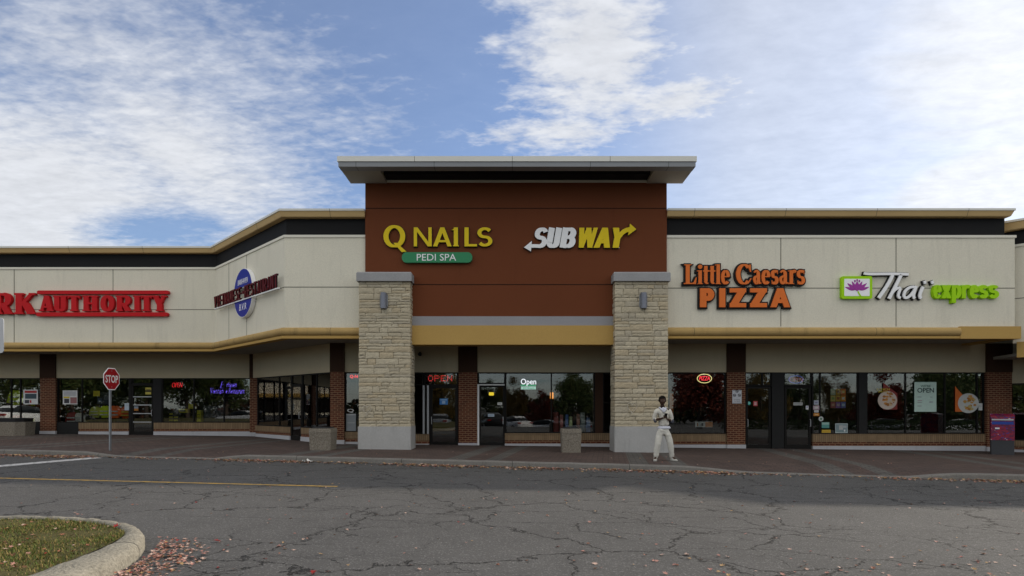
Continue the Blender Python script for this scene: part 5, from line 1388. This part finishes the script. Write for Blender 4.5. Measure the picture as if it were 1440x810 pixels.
b.j('pelvis',(-.045,.0,.93),(.085,.07)).j('waist',(-.05,.0,1.10),(.10,.08),'pelvis').j('chest',(-.06,-.005,1.32),(.125,.095),'waist').j('neckb',(-.07,.0,1.455),(.06,.06),'chest').j('neck',(hx,-.01,1.53),(.052,.055),'neckb').j('skull',(hx,-.015,1.58),(.056,.06),'neck')
for s, ex, ez, hx_, hz_ in ((-1,-.285,1.13,-.085,1.20),(1,.185,1.12,-.005,1.165)):
    n = 'l' if s < 0 else 'r'; sx0 = -.06+s*.175
    b.j(n+'sh',(sx0,.0,1.42),.062,'chest').j(n+'el',(ex,.03,ez),.043,n+'sh').j(n+'wr',(hx_+s*.055,-.19,hz_-.03),.029,n+'el').j(n+'pa',(hx_+s*.015,-.235,hz_),(.022,.036),n+'wr')
for s, kx, ax in ((-1,-.195,-.255),(1,.14,.21)):
    n = 'l' if s < 0 else 'r'
    b.j(n+'hip',(-.045+s*.10,.0,.86),.065,'pelvis').j(n+'kn',(kx,-.03,.47),.05,n+'hip').j(n+'an',(ax,.02,.10),.034,n+'kn').j(n+'toe',(ax+s*.05,-.13,.045),.035,n+'an')
body = skin('person', b.V, b.E, b.r, skn)
def fingers():
    V, E, Rr, out = [], [], [], []
    for s, hx_, hz_ in ((-1,-.085,1.20),(1,-.005,1.165)):
        for i in range(4):
            z0 = hz_+.030-.019*i; L_ = (.9,1,.95,.75)[i]
            x0 = hx_+s*.012
            p = [(x0,-.236,z0),(x0-s*.022,-.272*1.0,z0+.012),(x0-s*.050*L_,-.276,z0+.018),(x0-s*.066*L_,-.258,z0+.018)]
            k = Sk(); 
            for t, q_ in enumerate(p): k.j(t, q_, (.0095,.009,.0085,.007)[t], t-1 if t else None)
            out.append(skin('finger', k.V, k.E, k.r, skn, lev=1))
        p = [(hx_+s*.02,-.225,hz_+.03),(hx_+s*.0,-.245,hz_+.062),(hx_-s*.02,-.262,hz_+.082)]
        k = Sk()
        for t, q_ in enumerate(p): k.j(t, q_, (.012,.010,.008)[t], t-1 if t else None)
        out.append(skin('finger', k.V, k.E, k.r, skn, lev=1))
    return out
def head_mesh():
    m_ = MB(); n, mm = 32, 24; c = Vector((hx,-.03,1.655)); vs = []
    for i in range(mm+1):
        a = -math.pi/2+math.pi*i/mm
        for k in range(n):
            t = 2*math.pi*k/n
            d = Vector((math.cos(a)*math.cos(t), math.cos(a)*math.sin(t), math.sin(a)))
            r_ = Vector((.080,.100,.126)); p = Vector((d.x*r_.x, d.y*r_.y, d.z*r_.z))
            if p.z < -.03: p.x *= 1-.9*(-p.z-.03)*1.9; p.y += .012*(-p.z-.03)/.08
            if d.y < -.3:
                f = lambda x, z, sx, sz: math.exp(-((p.x-x)/sx)**2-((p.z-z)/sz)**2)
                p.y -= .026*f(0,-.028,.014,.020)+.012*f(0,.0,.010,.03)                     # nose
                p.y += .011*f(-.031,.004,.016,.011)+.011*f(.031,.004,.016,.011)             # eye sockets
                p.y -= .007*f(-.03,.026,.024,.008)+.007*f(.03,.026,.024,.008)               # brow
                p.y -= .010*f(0,-.062,.024,.010)+.008*f(0,-.078,.022,.008)-.008*f(0,-.070,.022,.003)  # lips
                p.y -= .008*f(0,-.105,.02,.015)
            vs.append(tuple(c+p))
    m_.add(vs, [(i*n+k,i*n+(k+1)%n,(i+1)*n+(k+1)%n,(i+1)*n+k) for i in range(mm) for k in range(n)])
    for s in (-1,1): m_.ball((hx+s*.081,-.02,1.652),(.012,.022,.034),10,8)
    return m_.mesh('head', skn, True)
bm = bmesh.new()
for me_ in [body, head_mesh()] + fingers(): bm.from_mesh(me_)
bmesh.ops.remove_doubles(bm, verts=bm.verts, dist=.0002)
pm = bpy.data.meshes.new('person'); bm.to_mesh(pm); bm.free()
pm.materials.append(skn); pm.polygons.foreach_set('use_smooth', [True]*len(pm.polygons))
per = mesh_obj(pm, 'person', None, Mp)
tag(per, 'man in cream sweater and joggers looking at his phone by right stone pillar', 'person')
# eyes, hair, clothes
for s in (-1,1):
    MB().ball((hx+s*.031,-.108,1.660),(.013,.009,.008),10,7).build('eye', plain('eye_white',(.45,.43,.40),.3), per, Mp, True)
h_ = MB(); q = random.Random(2)
for i in range(230):
    a, t = q.uniform(0,6.283), math.acos(1-q.random()*1.25)
    d = Vector((math.sin(t)*math.cos(a), math.sin(t)*math.sin(a), math.cos(t)))
    if d.y < -.25 and d.z < .45: continue
    p = Vector((hx+d.x*.088, -.018+d.y*.104, 1.675+d.z*.116)); h_.ball(p, q.uniform(.014,.022), 6, 4)
h_.build('hair', surf('black_hair',(.008,.007,.006),.9,.2,30,.3,80,1,.004), per, Mp, True)
k = Sk()
k.j('hem',(-.025,.0,.925),(.172,.140)).j('low',(-.035,-.005,1.06),(.172,.138),'hem').j('mid',(-.05,-.005,1.20),(.165,.128),'low').j('chest',(-.06,-.005,1.34),(.172,.125),'mid').j('top',(-.065,.0,1.45),(.098,.09),'chest')
for s, ex, ez, hx_, hz_ in ((-1,-.285,1.13,-.085,1.20),(1,.185,1.12,-.005,1.165)):
    n = 'l' if s < 0 else 'r'; sx0 = -.06+s*.175
    k.j(n+'sh',(sx0,.0,1.40),.088,'chest').j(n+'up',((sx0+ex)/2+s*.012,.015,1.27),.078,n+'sh').j(n+'el',(ex,.03,ez),.068,n+'up').j(n+'cf',(ex+(hx_+s*.055-ex)*.42,.03-.22*.42,ez+(hz_-.03-ez)*.42),.054,n+'el')
mesh_obj(skin('sweater', k.V, k.E, k.r, clo), 'sweater', per, Mp)
k = Sk()
k.j('w',(-.04,.0,1.0),(.148,.118)).j('seat',(-.042,.005,.86),(.170,.132),'w')
for s, kx, ax in ((-1,-.195,-.255),(1,.14,.21)):
    n = 'l' if s < 0 else 'r'
    k.j(n+'hip',(-.045+s*.105,.0,.76),.115,'seat').j(n+'th',((-.045+s*.10+kx)/2+s*.015,-.02,.62),.104,n+'hip').j(n+'kn',(kx,-.035,.47),.092,n+'th').j(n+'cv',((kx+ax)/2,.0,.30),.088,n+'kn').j(n+'cu',(ax-s*.006,.02,.05),.064,n+'cv')
mesh_obj(skin('joggers', k.V, k.E, k.r, tro), 'joggers', per, Mp)
for s, ax in ((-1,-.26),(1,.215)):
    MB().tube([(ax,.02,.04),(ax-s*.002,.02,.10),(ax-s*.006,.02,.20)], [.044,.047,.058], 12).build('sock', clo, per, Mp, True)
    c, sn = math.cos(s*.35), math.sin(s*.35)
    m_ = MB(); rows = []
    for i in range(9):
        t = i/8; w = .038+.012*math.sin(math.pi*min(1,t*1.15)); hgt = .10-.052*sm(.25,.95,t); y = .07-.27*t
        if i == 8: w *= .7; hgt = .045
        ring = [(-w,.0),(-w*1.02,.02),(-w*.9,hgt*.7),(-w*.45,hgt),(w*.45,hgt),(w*.9,hgt*.7),(w*1.02,.02),(w,.0)]
        rows.append([(ax+x*c-y*sn*-1*-1, .0+x*sn+y*c, z) for x,z in ring])
    n_ = 8; m_.add([p for r_ in rows for p in r_], [(i*n_+j,(i+1)*n_+j,(i+1)*n_+(j+1)%n_,i*n_+(j+1)%n_) for i in range(8) for j in range(n_)]+[tuple(range(n_)),tuple(range(9*n_-1,8*n_-1,-1))])
    m_.build('shoe', surf('pale_trainer',(.44,.43,.39),.7,.05,8,.06,60,.2,.002), per, Mp, True)
wsh = surf('white_shirt',(.62,.63,.70),.9,.05,5,.05,60,.3,.002)
MB().tube([(-.155,-.03,1.475),(-.12,-.105,1.43),(-.06,-.142,1.345)], [.02,.022,.018], 8).tube([(.015,-.03,1.475),(-.005,-.105,1.43),(-.06,-.142,1.345)], [.02,.022,.018], 8).ball((-.065,-.10,1.425),(.052,.035,.06),10,7).build('shirt_collar', wsh, per, Mp, True)
nav = plain('navy_trim',(.08,.085,.11),.9)
MB().tube([(-.19,-.05,1.47),(-.145,-.125,1.41),(-.062,-.158,1.30)], .0045, 5).tube([(.05,-.05,1.47),(.025,-.125,1.41),(-.062,-.158,1.30)], .0045, 5).build('neck_stripe', plain('grey_trim',(.25,.26,.28),.9), per, Mp, True)
m_ = MB(); m_.lathe([(.165,.888),(.176,.90),(.178,.925),(.15,.96)], 0, 0, 24, False)
o_ = m_.build('shirt_hem', wsh, per, Mp @ Matrix.Translation((-.023,.0,0)) @ Matrix.Diagonal((1.0,.80,1,1)), True)
for s, a, b_ in ((-1,(-.33,.035,1.10),(-.20,-.10,1.135)),(1,(.23,.035,1.09),(.11,-.10,1.105))):
    a, b_ = Vector(a), Vector(b_); d = (b_-a)
    MB().tube([a+d*.36, a+d*.52], [.064,.060], 12).build('cuff_band', nav, per, Mp, True)
ph = thing('mobile_phone', 'black phone held in both hands of the man', 'phone', Mp @ Matrix.Translation((-.045,-.245,1.20)) @ Matrix.Rotation(R(35),4,'X'))
MB().box(-.037,.037,-.005,.005,-.01,.14).build('phone_case', M['dark'], ph, WMX[ph.name])
MB().box(-.033,.033,.0045,.0065,-.005,.135).build('phone_screen', plain('phone_glass',(.03,.03,.035),.15), ph, WMX[ph.name])

# ================================================================ the car park behind the viewer, seen in the shop glass
def car_meshes():
    n = 13; prof = [  # x along, half width, belly, shoulder height
        (-2.25,.62,.34,.62),(-2.18,.78,.24,.74),(-1.9,.86,.20,.80),(-1.35,.89,.19,.86),(-.8,.90,.19,.90),(0,.90,.19,.92),(.8,.90,.19,.95),(1.4,.89,.19,.99),(1.9,.86,.22,1.0),(2.15,.80,.28,.96),(2.22,.70,.36,.80)]
    m_ = MB(); rows = []
    for x, w, z0, z1 in prof:
        rows.append([(x,-w*.9,z0),(x,-w,z0+.14),(x,-w*1.0,z0+(z1-z0)*.55),(x,-w*.95,z1-.05),(x,-w*.80,z1),(x,0,z1+.03),(x,w*.80,z1),(x,w*.95,z1-.05),(x,w,z0+(z1-z0)*.55),(x,w,z0+.14),(x,w*.9,z0)])
    k_ = 11; m_.add([p for r_ in rows for p in r_], [(i*k_+j,(i+1)*k_+j,(i+1)*k_+(j+1)%k_,i*k_+(j+1)%k_) for i in range(len(rows)-1) for j in range(k_)]+[tuple(range(k_)),tuple(range(len(rows)*k_-1,(len(rows)-1)*k_-1,-1))])
    g_ = MB(); gp = [(-1.05,.72,.92,.93),(-.35,.68,.92,1.33),(.3,.67,.93,1.43),(1.0,.66,.95,1.40),(1.75,.68,.98,1.03)]
    rows = [[(x,-w-.08,z0-.06),(x,-w,max(z0,z1-.08)),(x,-w+.12,z1),(x,w-.12,z1),(x,w,max(z0,z1-.08)),(x,w+.08,z0-.06)] for x,w,z0,z1 in gp]
    g_.add([p for r_ in rows for p in r_], [(i*6+j,(i+1)*6+j,(i+1)*6+(j+1)%6,i*6+(j+1)%6) for i in range(4) for j in range(6)]+[tuple(range(6)),tuple(range(29,23,-1))])
    rf = MB(); rf.add([(x,s*w,z) for x,w,z in ((-.38,.57,1.345),(.3,.57,1.447),(1.02,.56,1.415),(1.3,.56,1.28)) for s in (-1,1)], [(0,2,3,1),(2,4,5,3),(4,6,7,5)])
    return m_.mesh('car_body', [white_car], True), g_.mesh('window_glass', [plain('car_glass',(.01,.012,.014),.08)], True), rf.mesh('roof', [white_car], True)
white_car = plain('car_paint_white',(.62,.62,.62),.25)
paints = {'white':white_car, 'black':plain('car_paint_black',(.012,.012,.014),.2), 'silver':plain('car_paint_silver',(.30,.31,.32),.25,.5), 'red':plain('car_paint_red',(.25,.012,.015),.22)}
cb, cg, cr = car_meshes()
tyre = MB(); 
tm = MB().tube([(0,-.10,0),(0,.10,0)], .32, 18).mesh('tyre', plain('tyre_rubber',(.012,.012,.012),.9)); hm = MB().tube([(0,-.11,0),(0,.11,0)], .2, 12).mesh('rim', M['alu'])
lm_ = MB().box(-.06,.06,-.16,.16,-.06,.06)
hl = lm_.mesh('headlight', plain('lamp_glass',(.6,.6,.6),.1)); tl = lm_.mesh('tail_light', plain('lamp_red',(.3,.01,.01),.2))
def car(x, y, a, col, label):
    Mc = T(x,y,ground(x)-ROAD+gdrop(y),R(a)); c = thing('parked_car', label, 'car', Mc, 'cars in the car park behind the viewer')
    for me_, nm in ((cb,'body'),(cg,'window_glass'),(cr,'roof')):
        o = mesh_obj(me_, nm, c, Mc)
        if nm != 'window_glass': o.material_slots[0].link = 'OBJECT'; o.material_slots[0].material = paints[col]
    for wx_ in (-1.4,1.4):
        for s in (-1,1):
            w_ = mesh_obj(tm, 'wheel', c, Mc @ Matrix.Translation((wx_,s*.80,.32))); mesh_obj(hm, 'rim', w_, WMX[w_.name])
    for s in (-1,1):
        mesh_obj(hl, 'headlight', c, Mc @ Matrix.Translation((-2.16,s*.62,.66))); mesh_obj(tl, 'tail_light', c, Mc @ Matrix.Translation((2.17,s*.62,.84)))
def seen(px, Y, Yw=22.65): return (px-CX)/F*(2*Yw-Y)      # where a thing must stand to show at this column of the glass
for px, y, a, col, lab, Yw in ((690,-8,75,'black','black car nearest the camera in the reflected row',22.65),(722,-12,60,'white','white car reflected in the middle of the sandwich shop window',22.65),(760,-17,20,'white','white car beside a silver car in the window reflection',22.65),(812,-18,40,'silver','silver car at right of the reflected row',22.65),(1240,-11,10,'silver','silver car reflected in the noodle shop window',22.65),(1350,-12,5,'white','white car reflected right of the noodle poster',22.65),(1190,-16,20,'black','black car reflected beside the charcoal door',22.65),(335,-9,8,'white','white car reflected in the restaurant window',27.2),(620,-10,90,'silver','silver car reflected in the nail shop door',22.65)):
    car(seen(px,y,Yw), y, a, col, lab)

def tree_mesh(seed, h, r, nleaf, bare=0.0):
    q = random.Random(seed); t = MB(); pts = [(0,0,-.1),(.05,.02,h*.18),(-.03,.06,h*.36),(.08,-.04,h*.6),(.02,.05,h*.9)]
    t.tube(pts, [.20,.16,.13,.08,.03], 8); tips = []
    for i in range(13):
        z0 = h*q.uniform(.14,.7); a = q.uniform(0,6.28); l = r*q.uniform(.55,1.05)*(1.1-.5*z0/h); z1 = z0+l*q.uniform(.35,.9)
        e = (l*math.cos(a), l*math.sin(a), min(z1,h))
        t.tube([(0,0,z0),(e[0]*.5,e[1]*.5,z0+(e[2]-z0)*.4),e], [.07,.045,.015], 5); tips += [e,(e[0]*.6,e[1]*.6,z0+(e[2]-z0)*.55)]
    tips.append((0,0,h)); c = MB(); lobes = []
    for e in tips:
        for _ in range(3): lobes.append((Vector(e)+Vector((q.gauss(0,.3),q.gauss(0,.3),q.gauss(0,.3)))*r*.35, r*q.uniform(.22,.42)))
    for i in range(nleaf):
        p0, rr = q.choice(lobes); d = Vector((q.gauss(0,1),q.gauss(0,1),q.gauss(0,1))).normalized()*rr*q.random()**.45
        p = p0+d; s_ = q.uniform(.07,.16); a = Vector((q.gauss(0,1),q.gauss(0,1),q.gauss(0,1))).normalized(); b_ = a.orthogonal().normalized()
        c.mi = q.randrange(3); c.add([p-a*s_,p+b_*s_*.6,p+a*s_,p-b_*s_*.6], [(0,1,2,3)])
    return t, c
bark = surf('tree_bark',(.09,.07,.055),.95,.2,6,.3,30,1,.02)
kinds = {}
for kn, seed, h, r, cols in (('green',3,7.0,2.6,((.045,.075,.018),(.07,.10,.025),(.09,.10,.03))),('red',9,6.0,2.2,((.20,.03,.022),(.26,.06,.025),(.13,.035,.02))),('gold',14,7.5,2.8,((.16,.10,.02),(.11,.09,.025),(.20,.13,.03)))):
    t, c = tree_mesh(seed, h, r, 9000); kinds[kn] = (t.mesh('trunk', bark, True), c.mesh('crown', [plain('%s_leaf_%d' % (kn,i), cc, .7) for i,cc in enumerate(cols)], fix=False))
def tree(kn, x, y, s, label):
    Mt = T(x,y,ground(x)-ROAD+gdrop(y),x*1.7) @ Matrix.Scale(s,4); t_ = thing('tree', label, 'tree', Mt, 'trees round the car park behind the viewer')
    mesh_obj(kinds[kn][0], 'trunk', t_, Mt); mesh_obj(kinds[kn][1], 'crown', t_, Mt)
for kn, px, y, s_, lab, Yw in (('green',806,-24,1.0,'tall green tree reflected at right of the sandwich shop window',22.65),('gold',722,-34,.8,'golden tree reflected left of the Open lettering',22.65),('red',762,-30,.72,'small red tree reflected in the middle of the sandwich shop window',22.65),
        ('green',690,-44,.9,'green tree reflected in the white framed door',22.65),('gold',622,-24,1.0,'golden tree reflected in the nail shop door',22.65),
        ('red',985,-9,1.25,'red maple reflected across the pizza shop window',22.65),('gold',1070,-26,1.0,'golden tree reflected in the door by the brick pier',22.65),('green',1125,-30,1.0,'green tree reflected in the charcoal door',22.65),
        ('gold',1178,-38,1.0,'golden tree reflected behind the menu cards',22.65),('red',1242,-16,1.0,'red tree reflected at the left of the noodle shop windows',22.65),('green',1315,-18,1.15,'green tree reflected behind the noodle poster',22.65),('green',1362,-26,1.1,'green tree reflected behind the rice bowl poster',22.65),
        ('green',10,-12,1.3,'green tree reflected at the far left window',27.2),('green',100,-15,1.3,'green tree reflected in the workwear window by the pier',27.2),('green',150,-20,1.25,'green tree reflected behind the stop sign',27.2),('green',205,-12,1.3,'green tree reflected in the workwear door',27.2),('green',262,-14,1.35,'green tree reflected under the red neon',27.2),('green',318,-22,1.3,'green tree reflected under the violet neon',27.2)):
    tree(kn, seen(px,y,Yw), y, s_, lab)
bx2 = thing('distant_shop', 'far shop across the left car park, seen in the slanting shop front', 'building', T(-84,20,.1))
MB().box(-90,-84,-30,70,-1,5.4).build('wall', M['cream'], bx2); MB().box(-90,-83.7,-30.2,70.2,5.4,6.2).build('parapet', M['black'], bx2); MB().box(-84.4,-83.2,-30,70,3.0,3.6).build('flat_ledge', M['mustard'], bx2)
for y_ in range(-28,68,9): MB().box(-84.1,-83.93,y_,y_+6,.5,2.8).build('shop_window', M['frame'], bx2)
for x, y, a, col, lab in ((-33,13.5,95,'white','white car far left, reflected in the slanting shop front'),(-36,16.5,85,'silver','silver car far left, reflected in the slanting shop front')): car(x, y, a, col, lab)
wd = MB(); q = random.Random(16)
for i in range(26000):
    x = q.uniform(-130,130); top = 3.4+1.6*math.sin(x*.21)+1.1*math.sin(x*.53+1)+.8*math.sin(x*1.3)
    z = top*q.random()**.8; y = -62+q.gauss(0,1.6); s_ = q.uniform(.25,.55); wd.mi = q.choices((0,1,2),(5,2,1))[0] if math.sin(x*.33) < .4 else q.choices((0,1,2),(1,2,4))[0]
    p = Vector((x,y,z-1.2)); a = Vector((q.gauss(0,1),q.gauss(0,1),q.gauss(0,1))).normalized(); b_ = a.orthogonal().normalized()
    wd.add([p-a*s_,p+b_*s_*.7,p+a*s_,p-b_*s_*.7], [(0,1,2,3)])
tag(wd.build('far_wood', [plain('wood_green',(.035,.05,.016),.8), plain('wood_olive',(.07,.06,.02),.8), plain('wood_rust',(.10,.04,.02),.8)], fix=False), 'belt of autumn trees beyond the car park', None, kind='stuff')
# clipped hedge along the lot edge
hd = MB(); q = random.Random(6)
for i in range(9000):
    x = q.uniform(18,52); p = Vector((x, -6.5+q.gauss(0,.35), ground(x)-ROAD+gdrop(-6.5)+q.uniform(.05,1.0))); s_ = q.uniform(.05,.11)
    a = Vector((q.gauss(0,1),q.gauss(0,1),q.gauss(0,1))).normalized(); b_ = a.orthogonal().normalized()
    hd.add([p-a*s_,p+b_*s_*.6,p+a*s_,p-b_*s_*.6], [(0,1,2,3)])
tag(hd.build('hedge', plain('hedge_leaf',(.05,.075,.02),.8), fix=False), 'low clipped hedge reflected along the noodle shop windows', 'hedge')

# ================================================================ camera, sun and sky
cam = bpy.data.cameras.new('camera'); co = bpy.data.objects.new('camera', cam); COL.objects.link(co)
cam.sensor_width = 36; cam.lens = F/1440*36; cam.shift_y = (HY-405)/1440; cam.clip_end = 3000; cam.clip_start = .1
co.location = (0,0,EYE); co.rotation_euler = (R(90),0,0); sc.camera = co
SUNV = Vector((1.86,1.07,1.0)).normalized()
sl = bpy.data.lights.new('sun','SUN'); so = bpy.data.objects.new('sun', sl); COL.objects.link(so)
sl.energy = SUN_E; sl.angle = R(1.2); sl.color = (1,.90,.76); so.rotation_euler = (-SUNV).to_track_quat('-Z','Y').to_euler(); so.location = (20,15,30)
w = bpy.data.worlds.new('World'); sc.world = w; w.use_nodes = True
class GW(G):
    def __init__(s, t): s.t = t; t.nodes.clear()
g = GW(w.node_tree)
el = math.asin(SUNV.z); az = math.atan2(SUNV.x, SUNV.y)
sky = g.n('ShaderNodeTexSky'); sky.sky_type = 'NISHITA'; sky.sun_disc = False; sky.sun_elevation = el; sky.sun_rotation = az; sky.air_density = 1.0; sky.dust_density = .6; sky.ozone_density = 2.0
dv = g.n('ShaderNodeTexCoord').outputs['Generated']
d = g.n('ShaderNodeSeparateXYZ', {0:dv}).outputs
dy = g.m('MAXIMUM', d[1], .02)
u = g.m('DIVIDE', d[0], dy); v = g.m('DIVIDE', d[2], dy)
up = g.m('ADD', g.m('MAXIMUM', d[2], 0.0), .10)
pv = g.n('ShaderNodeCombineXYZ', {0:g.m('DIVIDE', d[0], up), 1:g.m('DIVIDE', d[1], up), 2:0.0}).outputs[0]
def rotp(a, sx, sy): return g.n('ShaderNodeMapping', {'Vector':pv,'Rotation':(0,0,R(a)),'Scale':(sx,sy,1)}).outputs[0]
n1 = g.noise(rotp(0,1,1), 1.7, 5, .6, .3)
n2 = g.noise(rotp(24,1.0,1.7), 7.5, 4, .62, .25)
n3 = g.noise(rotp(-32,.55,2.4), 3.4, 6, .65, .5)
def el_(px, py, rx, ry, rot):
    cu, cv = (px-CX)/F, (HY-py)/F; c, s_ = math.cos(R(rot)), math.sin(R(rot))
    a = g.m('SUBTRACT', u, cu); b_ = g.m('SUBTRACT', v, cv)
    x_ = g.m('DIVIDE', g.m('ADD', g.m('MULTIPLY', a, c), g.m('MULTIPLY', b_, s_)), rx/F)
    y_ = g.m('DIVIDE', g.m('SUBTRACT', g.m('MULTIPLY', b_, c), g.m('MULTIPLY', a, s_)), ry/F)
    r2 = g.m('ADD', g.m('MULTIPLY', x_, x_), g.m('MULTIPLY', y_, y_))
    return g.m('SUBTRACT', 1.0, g.m('SQRT', r2))
mx = lambda *a: __import__('functools').reduce(lambda p, q_: g.m('MAXIMUM', p, q_), a)
front = g.ramp(d[1], .05, .25)
left = mx(g.m('MULTIPLY', el_(0,300,400,230,0), 1.15), g.m('MULTIPLY', el_(250,215,300,140,-32), .72), g.m('MULTIPLY', el_(120,70,460,150,-16), .40))
cent = mx(el_(835,60,170,205,8), g.m('MULTIPLY', el_(960,140,150,60,12), .9), g.m('MULTIPLY', el_(800,185,150,50,0), .7))
right = mx(el_(1480,90,560,330,0), g.m('MULTIPLY', el_(1400,255,260,95,14), 1.3))
hole = g.m('MULTIPLY', g.m('MAXIMUM', el_(200,322,150,40,0), 0.0), 1.2)
puff = mx(g.m('MULTIPLY', el_(697,57,34,14,-10), .5), g.m('MULTIPLY', el_(712,190,60,16,-22), .5), g.m('MULTIPLY', el_(500,195,60,14,0), .15))
n4 = g.noise(rotp(30,1.0,1.5), 19, 3, .6, .2)
tex = g.m('ADD', g.m('ADD', g.m('MULTIPLY', g.m('SUBTRACT', n2, .5), 1.1), g.m('MULTIPLY', g.m('SUBTRACT', n4, .5), 1.15)), g.m('MULTIPLY', g.m('SUBTRACT', n1, .5), 1.0))
streak = g.m('MULTIPLY', g.m('SUBTRACT', n3, .5), 1.3)
dl = g.ramp(g.m('ADD', g.m('SUBTRACT', g.m('MULTIPLY', left, 1.5), hole), g.m('ADD', g.m('MULTIPLY', tex, .70), g.m('MULTIPLY', streak, .45))), -.38, 1.15)
dc = g.ramp(g.m('ADD', g.m('MULTIPLY', mx(cent,puff), 1.75), g.m('ADD', g.m('MULTIPLY', tex, 1.2), g.m('MULTIPLY', streak, .9))), -.08, 1.35)
dr = g.ramp(g.m('ADD', g.m('MULTIPLY', right, 1.15), g.m('MULTIPLY', streak, .30)), -.05, .95)
veil = g.m('ADD', .14, g.m('MULTIPLY', g.ramp(u, .04, .42), .55))
back = g.ramp(g.m('ADD', n1, g.m('MULTIPLY', g.m('SUBTRACT', n2, .5), .5)), .22, .50)
back = g.m('MULTIPLY', back, g.m('ADD', .35, g.m('MULTIPLY', g.ramp(d[2], .10, .32), .65)))
dens = g.m('MAXIMUM', g.m('MAXIMUM', dl, dc), g.m('MAXIMUM', dr, veil))
dens = g.m('ADD', g.m('MULTIPLY', dens, front), g.m('MULTIPLY', back, g.m('SUBTRACT', 1.0, front)))
# the lit bodies of the clouds: greyer where thick, whiter at the sun's side
lum = g.m('ADD', .88, g.m('ADD', g.m('MULTIPLY', g.m('SUBTRACT', n2, .5), .35), g.m('MULTIPLY', g.m('SUBTRACT', n4, .5), .16)))
lum = g.m('MULTIPLY', lum, g.m('ADD', 1.0, g.m('MULTIPLY', g.m('SUBTRACT', 1.0, front), CLOUD_BACK)))
lum = g.m('MULTIPLY', lum, g.m('ADD', 1.0, g.m('MULTIPLY', g.m('MULTIPLY', g.ramp(u, .25, .9), front), .24)))
ccol = g.mix(front, CLOUD_BACK_COL, CLOUD_COL)
cl = g.n('ShaderNodeVectorMath', {0:ccol,'Scale':lum}, operation='SCALE').outputs[0]
sk = g.n('ShaderNodeVectorMath', {0:sky.outputs[0],1:SKY_TINT}, operation='MULTIPLY').outputs[0]
col = g.mix(g.m('MULTIPLY', dens, .93), sk, cl)
bg = g.n('ShaderNodeBackground', {'Color':col,'Strength':.1})
wo_ = g.n('ShaderNodeOutputWorld'); g.t.links.new(bg.outputs[0], wo_.inputs[0])
vsn = sc.view_settings; sc.display_settings.display_device = 'sRGB'
vsn.view_transform = 'Standard'; vsn.look = 'None'; vsn.gamma = 1; vsn.exposure = EXPO; vsn.use_curve_mapping = False
sc.render.engine = 'CYCLES'
cy = sc.cycles; cy.use_denoising = True; cy.denoiser = 'OPENIMAGEDENOISE'; cy.max_bounces = 8; cy.diffuse_bounces = 3; cy.glossy_bounces = 4; cy.transparent_max_bounces = 14; cy.transmission_bounces = 4
cy.caustics_reflective = False; cy.caustics_refractive = False; cy.sample_clamp_indirect = 6
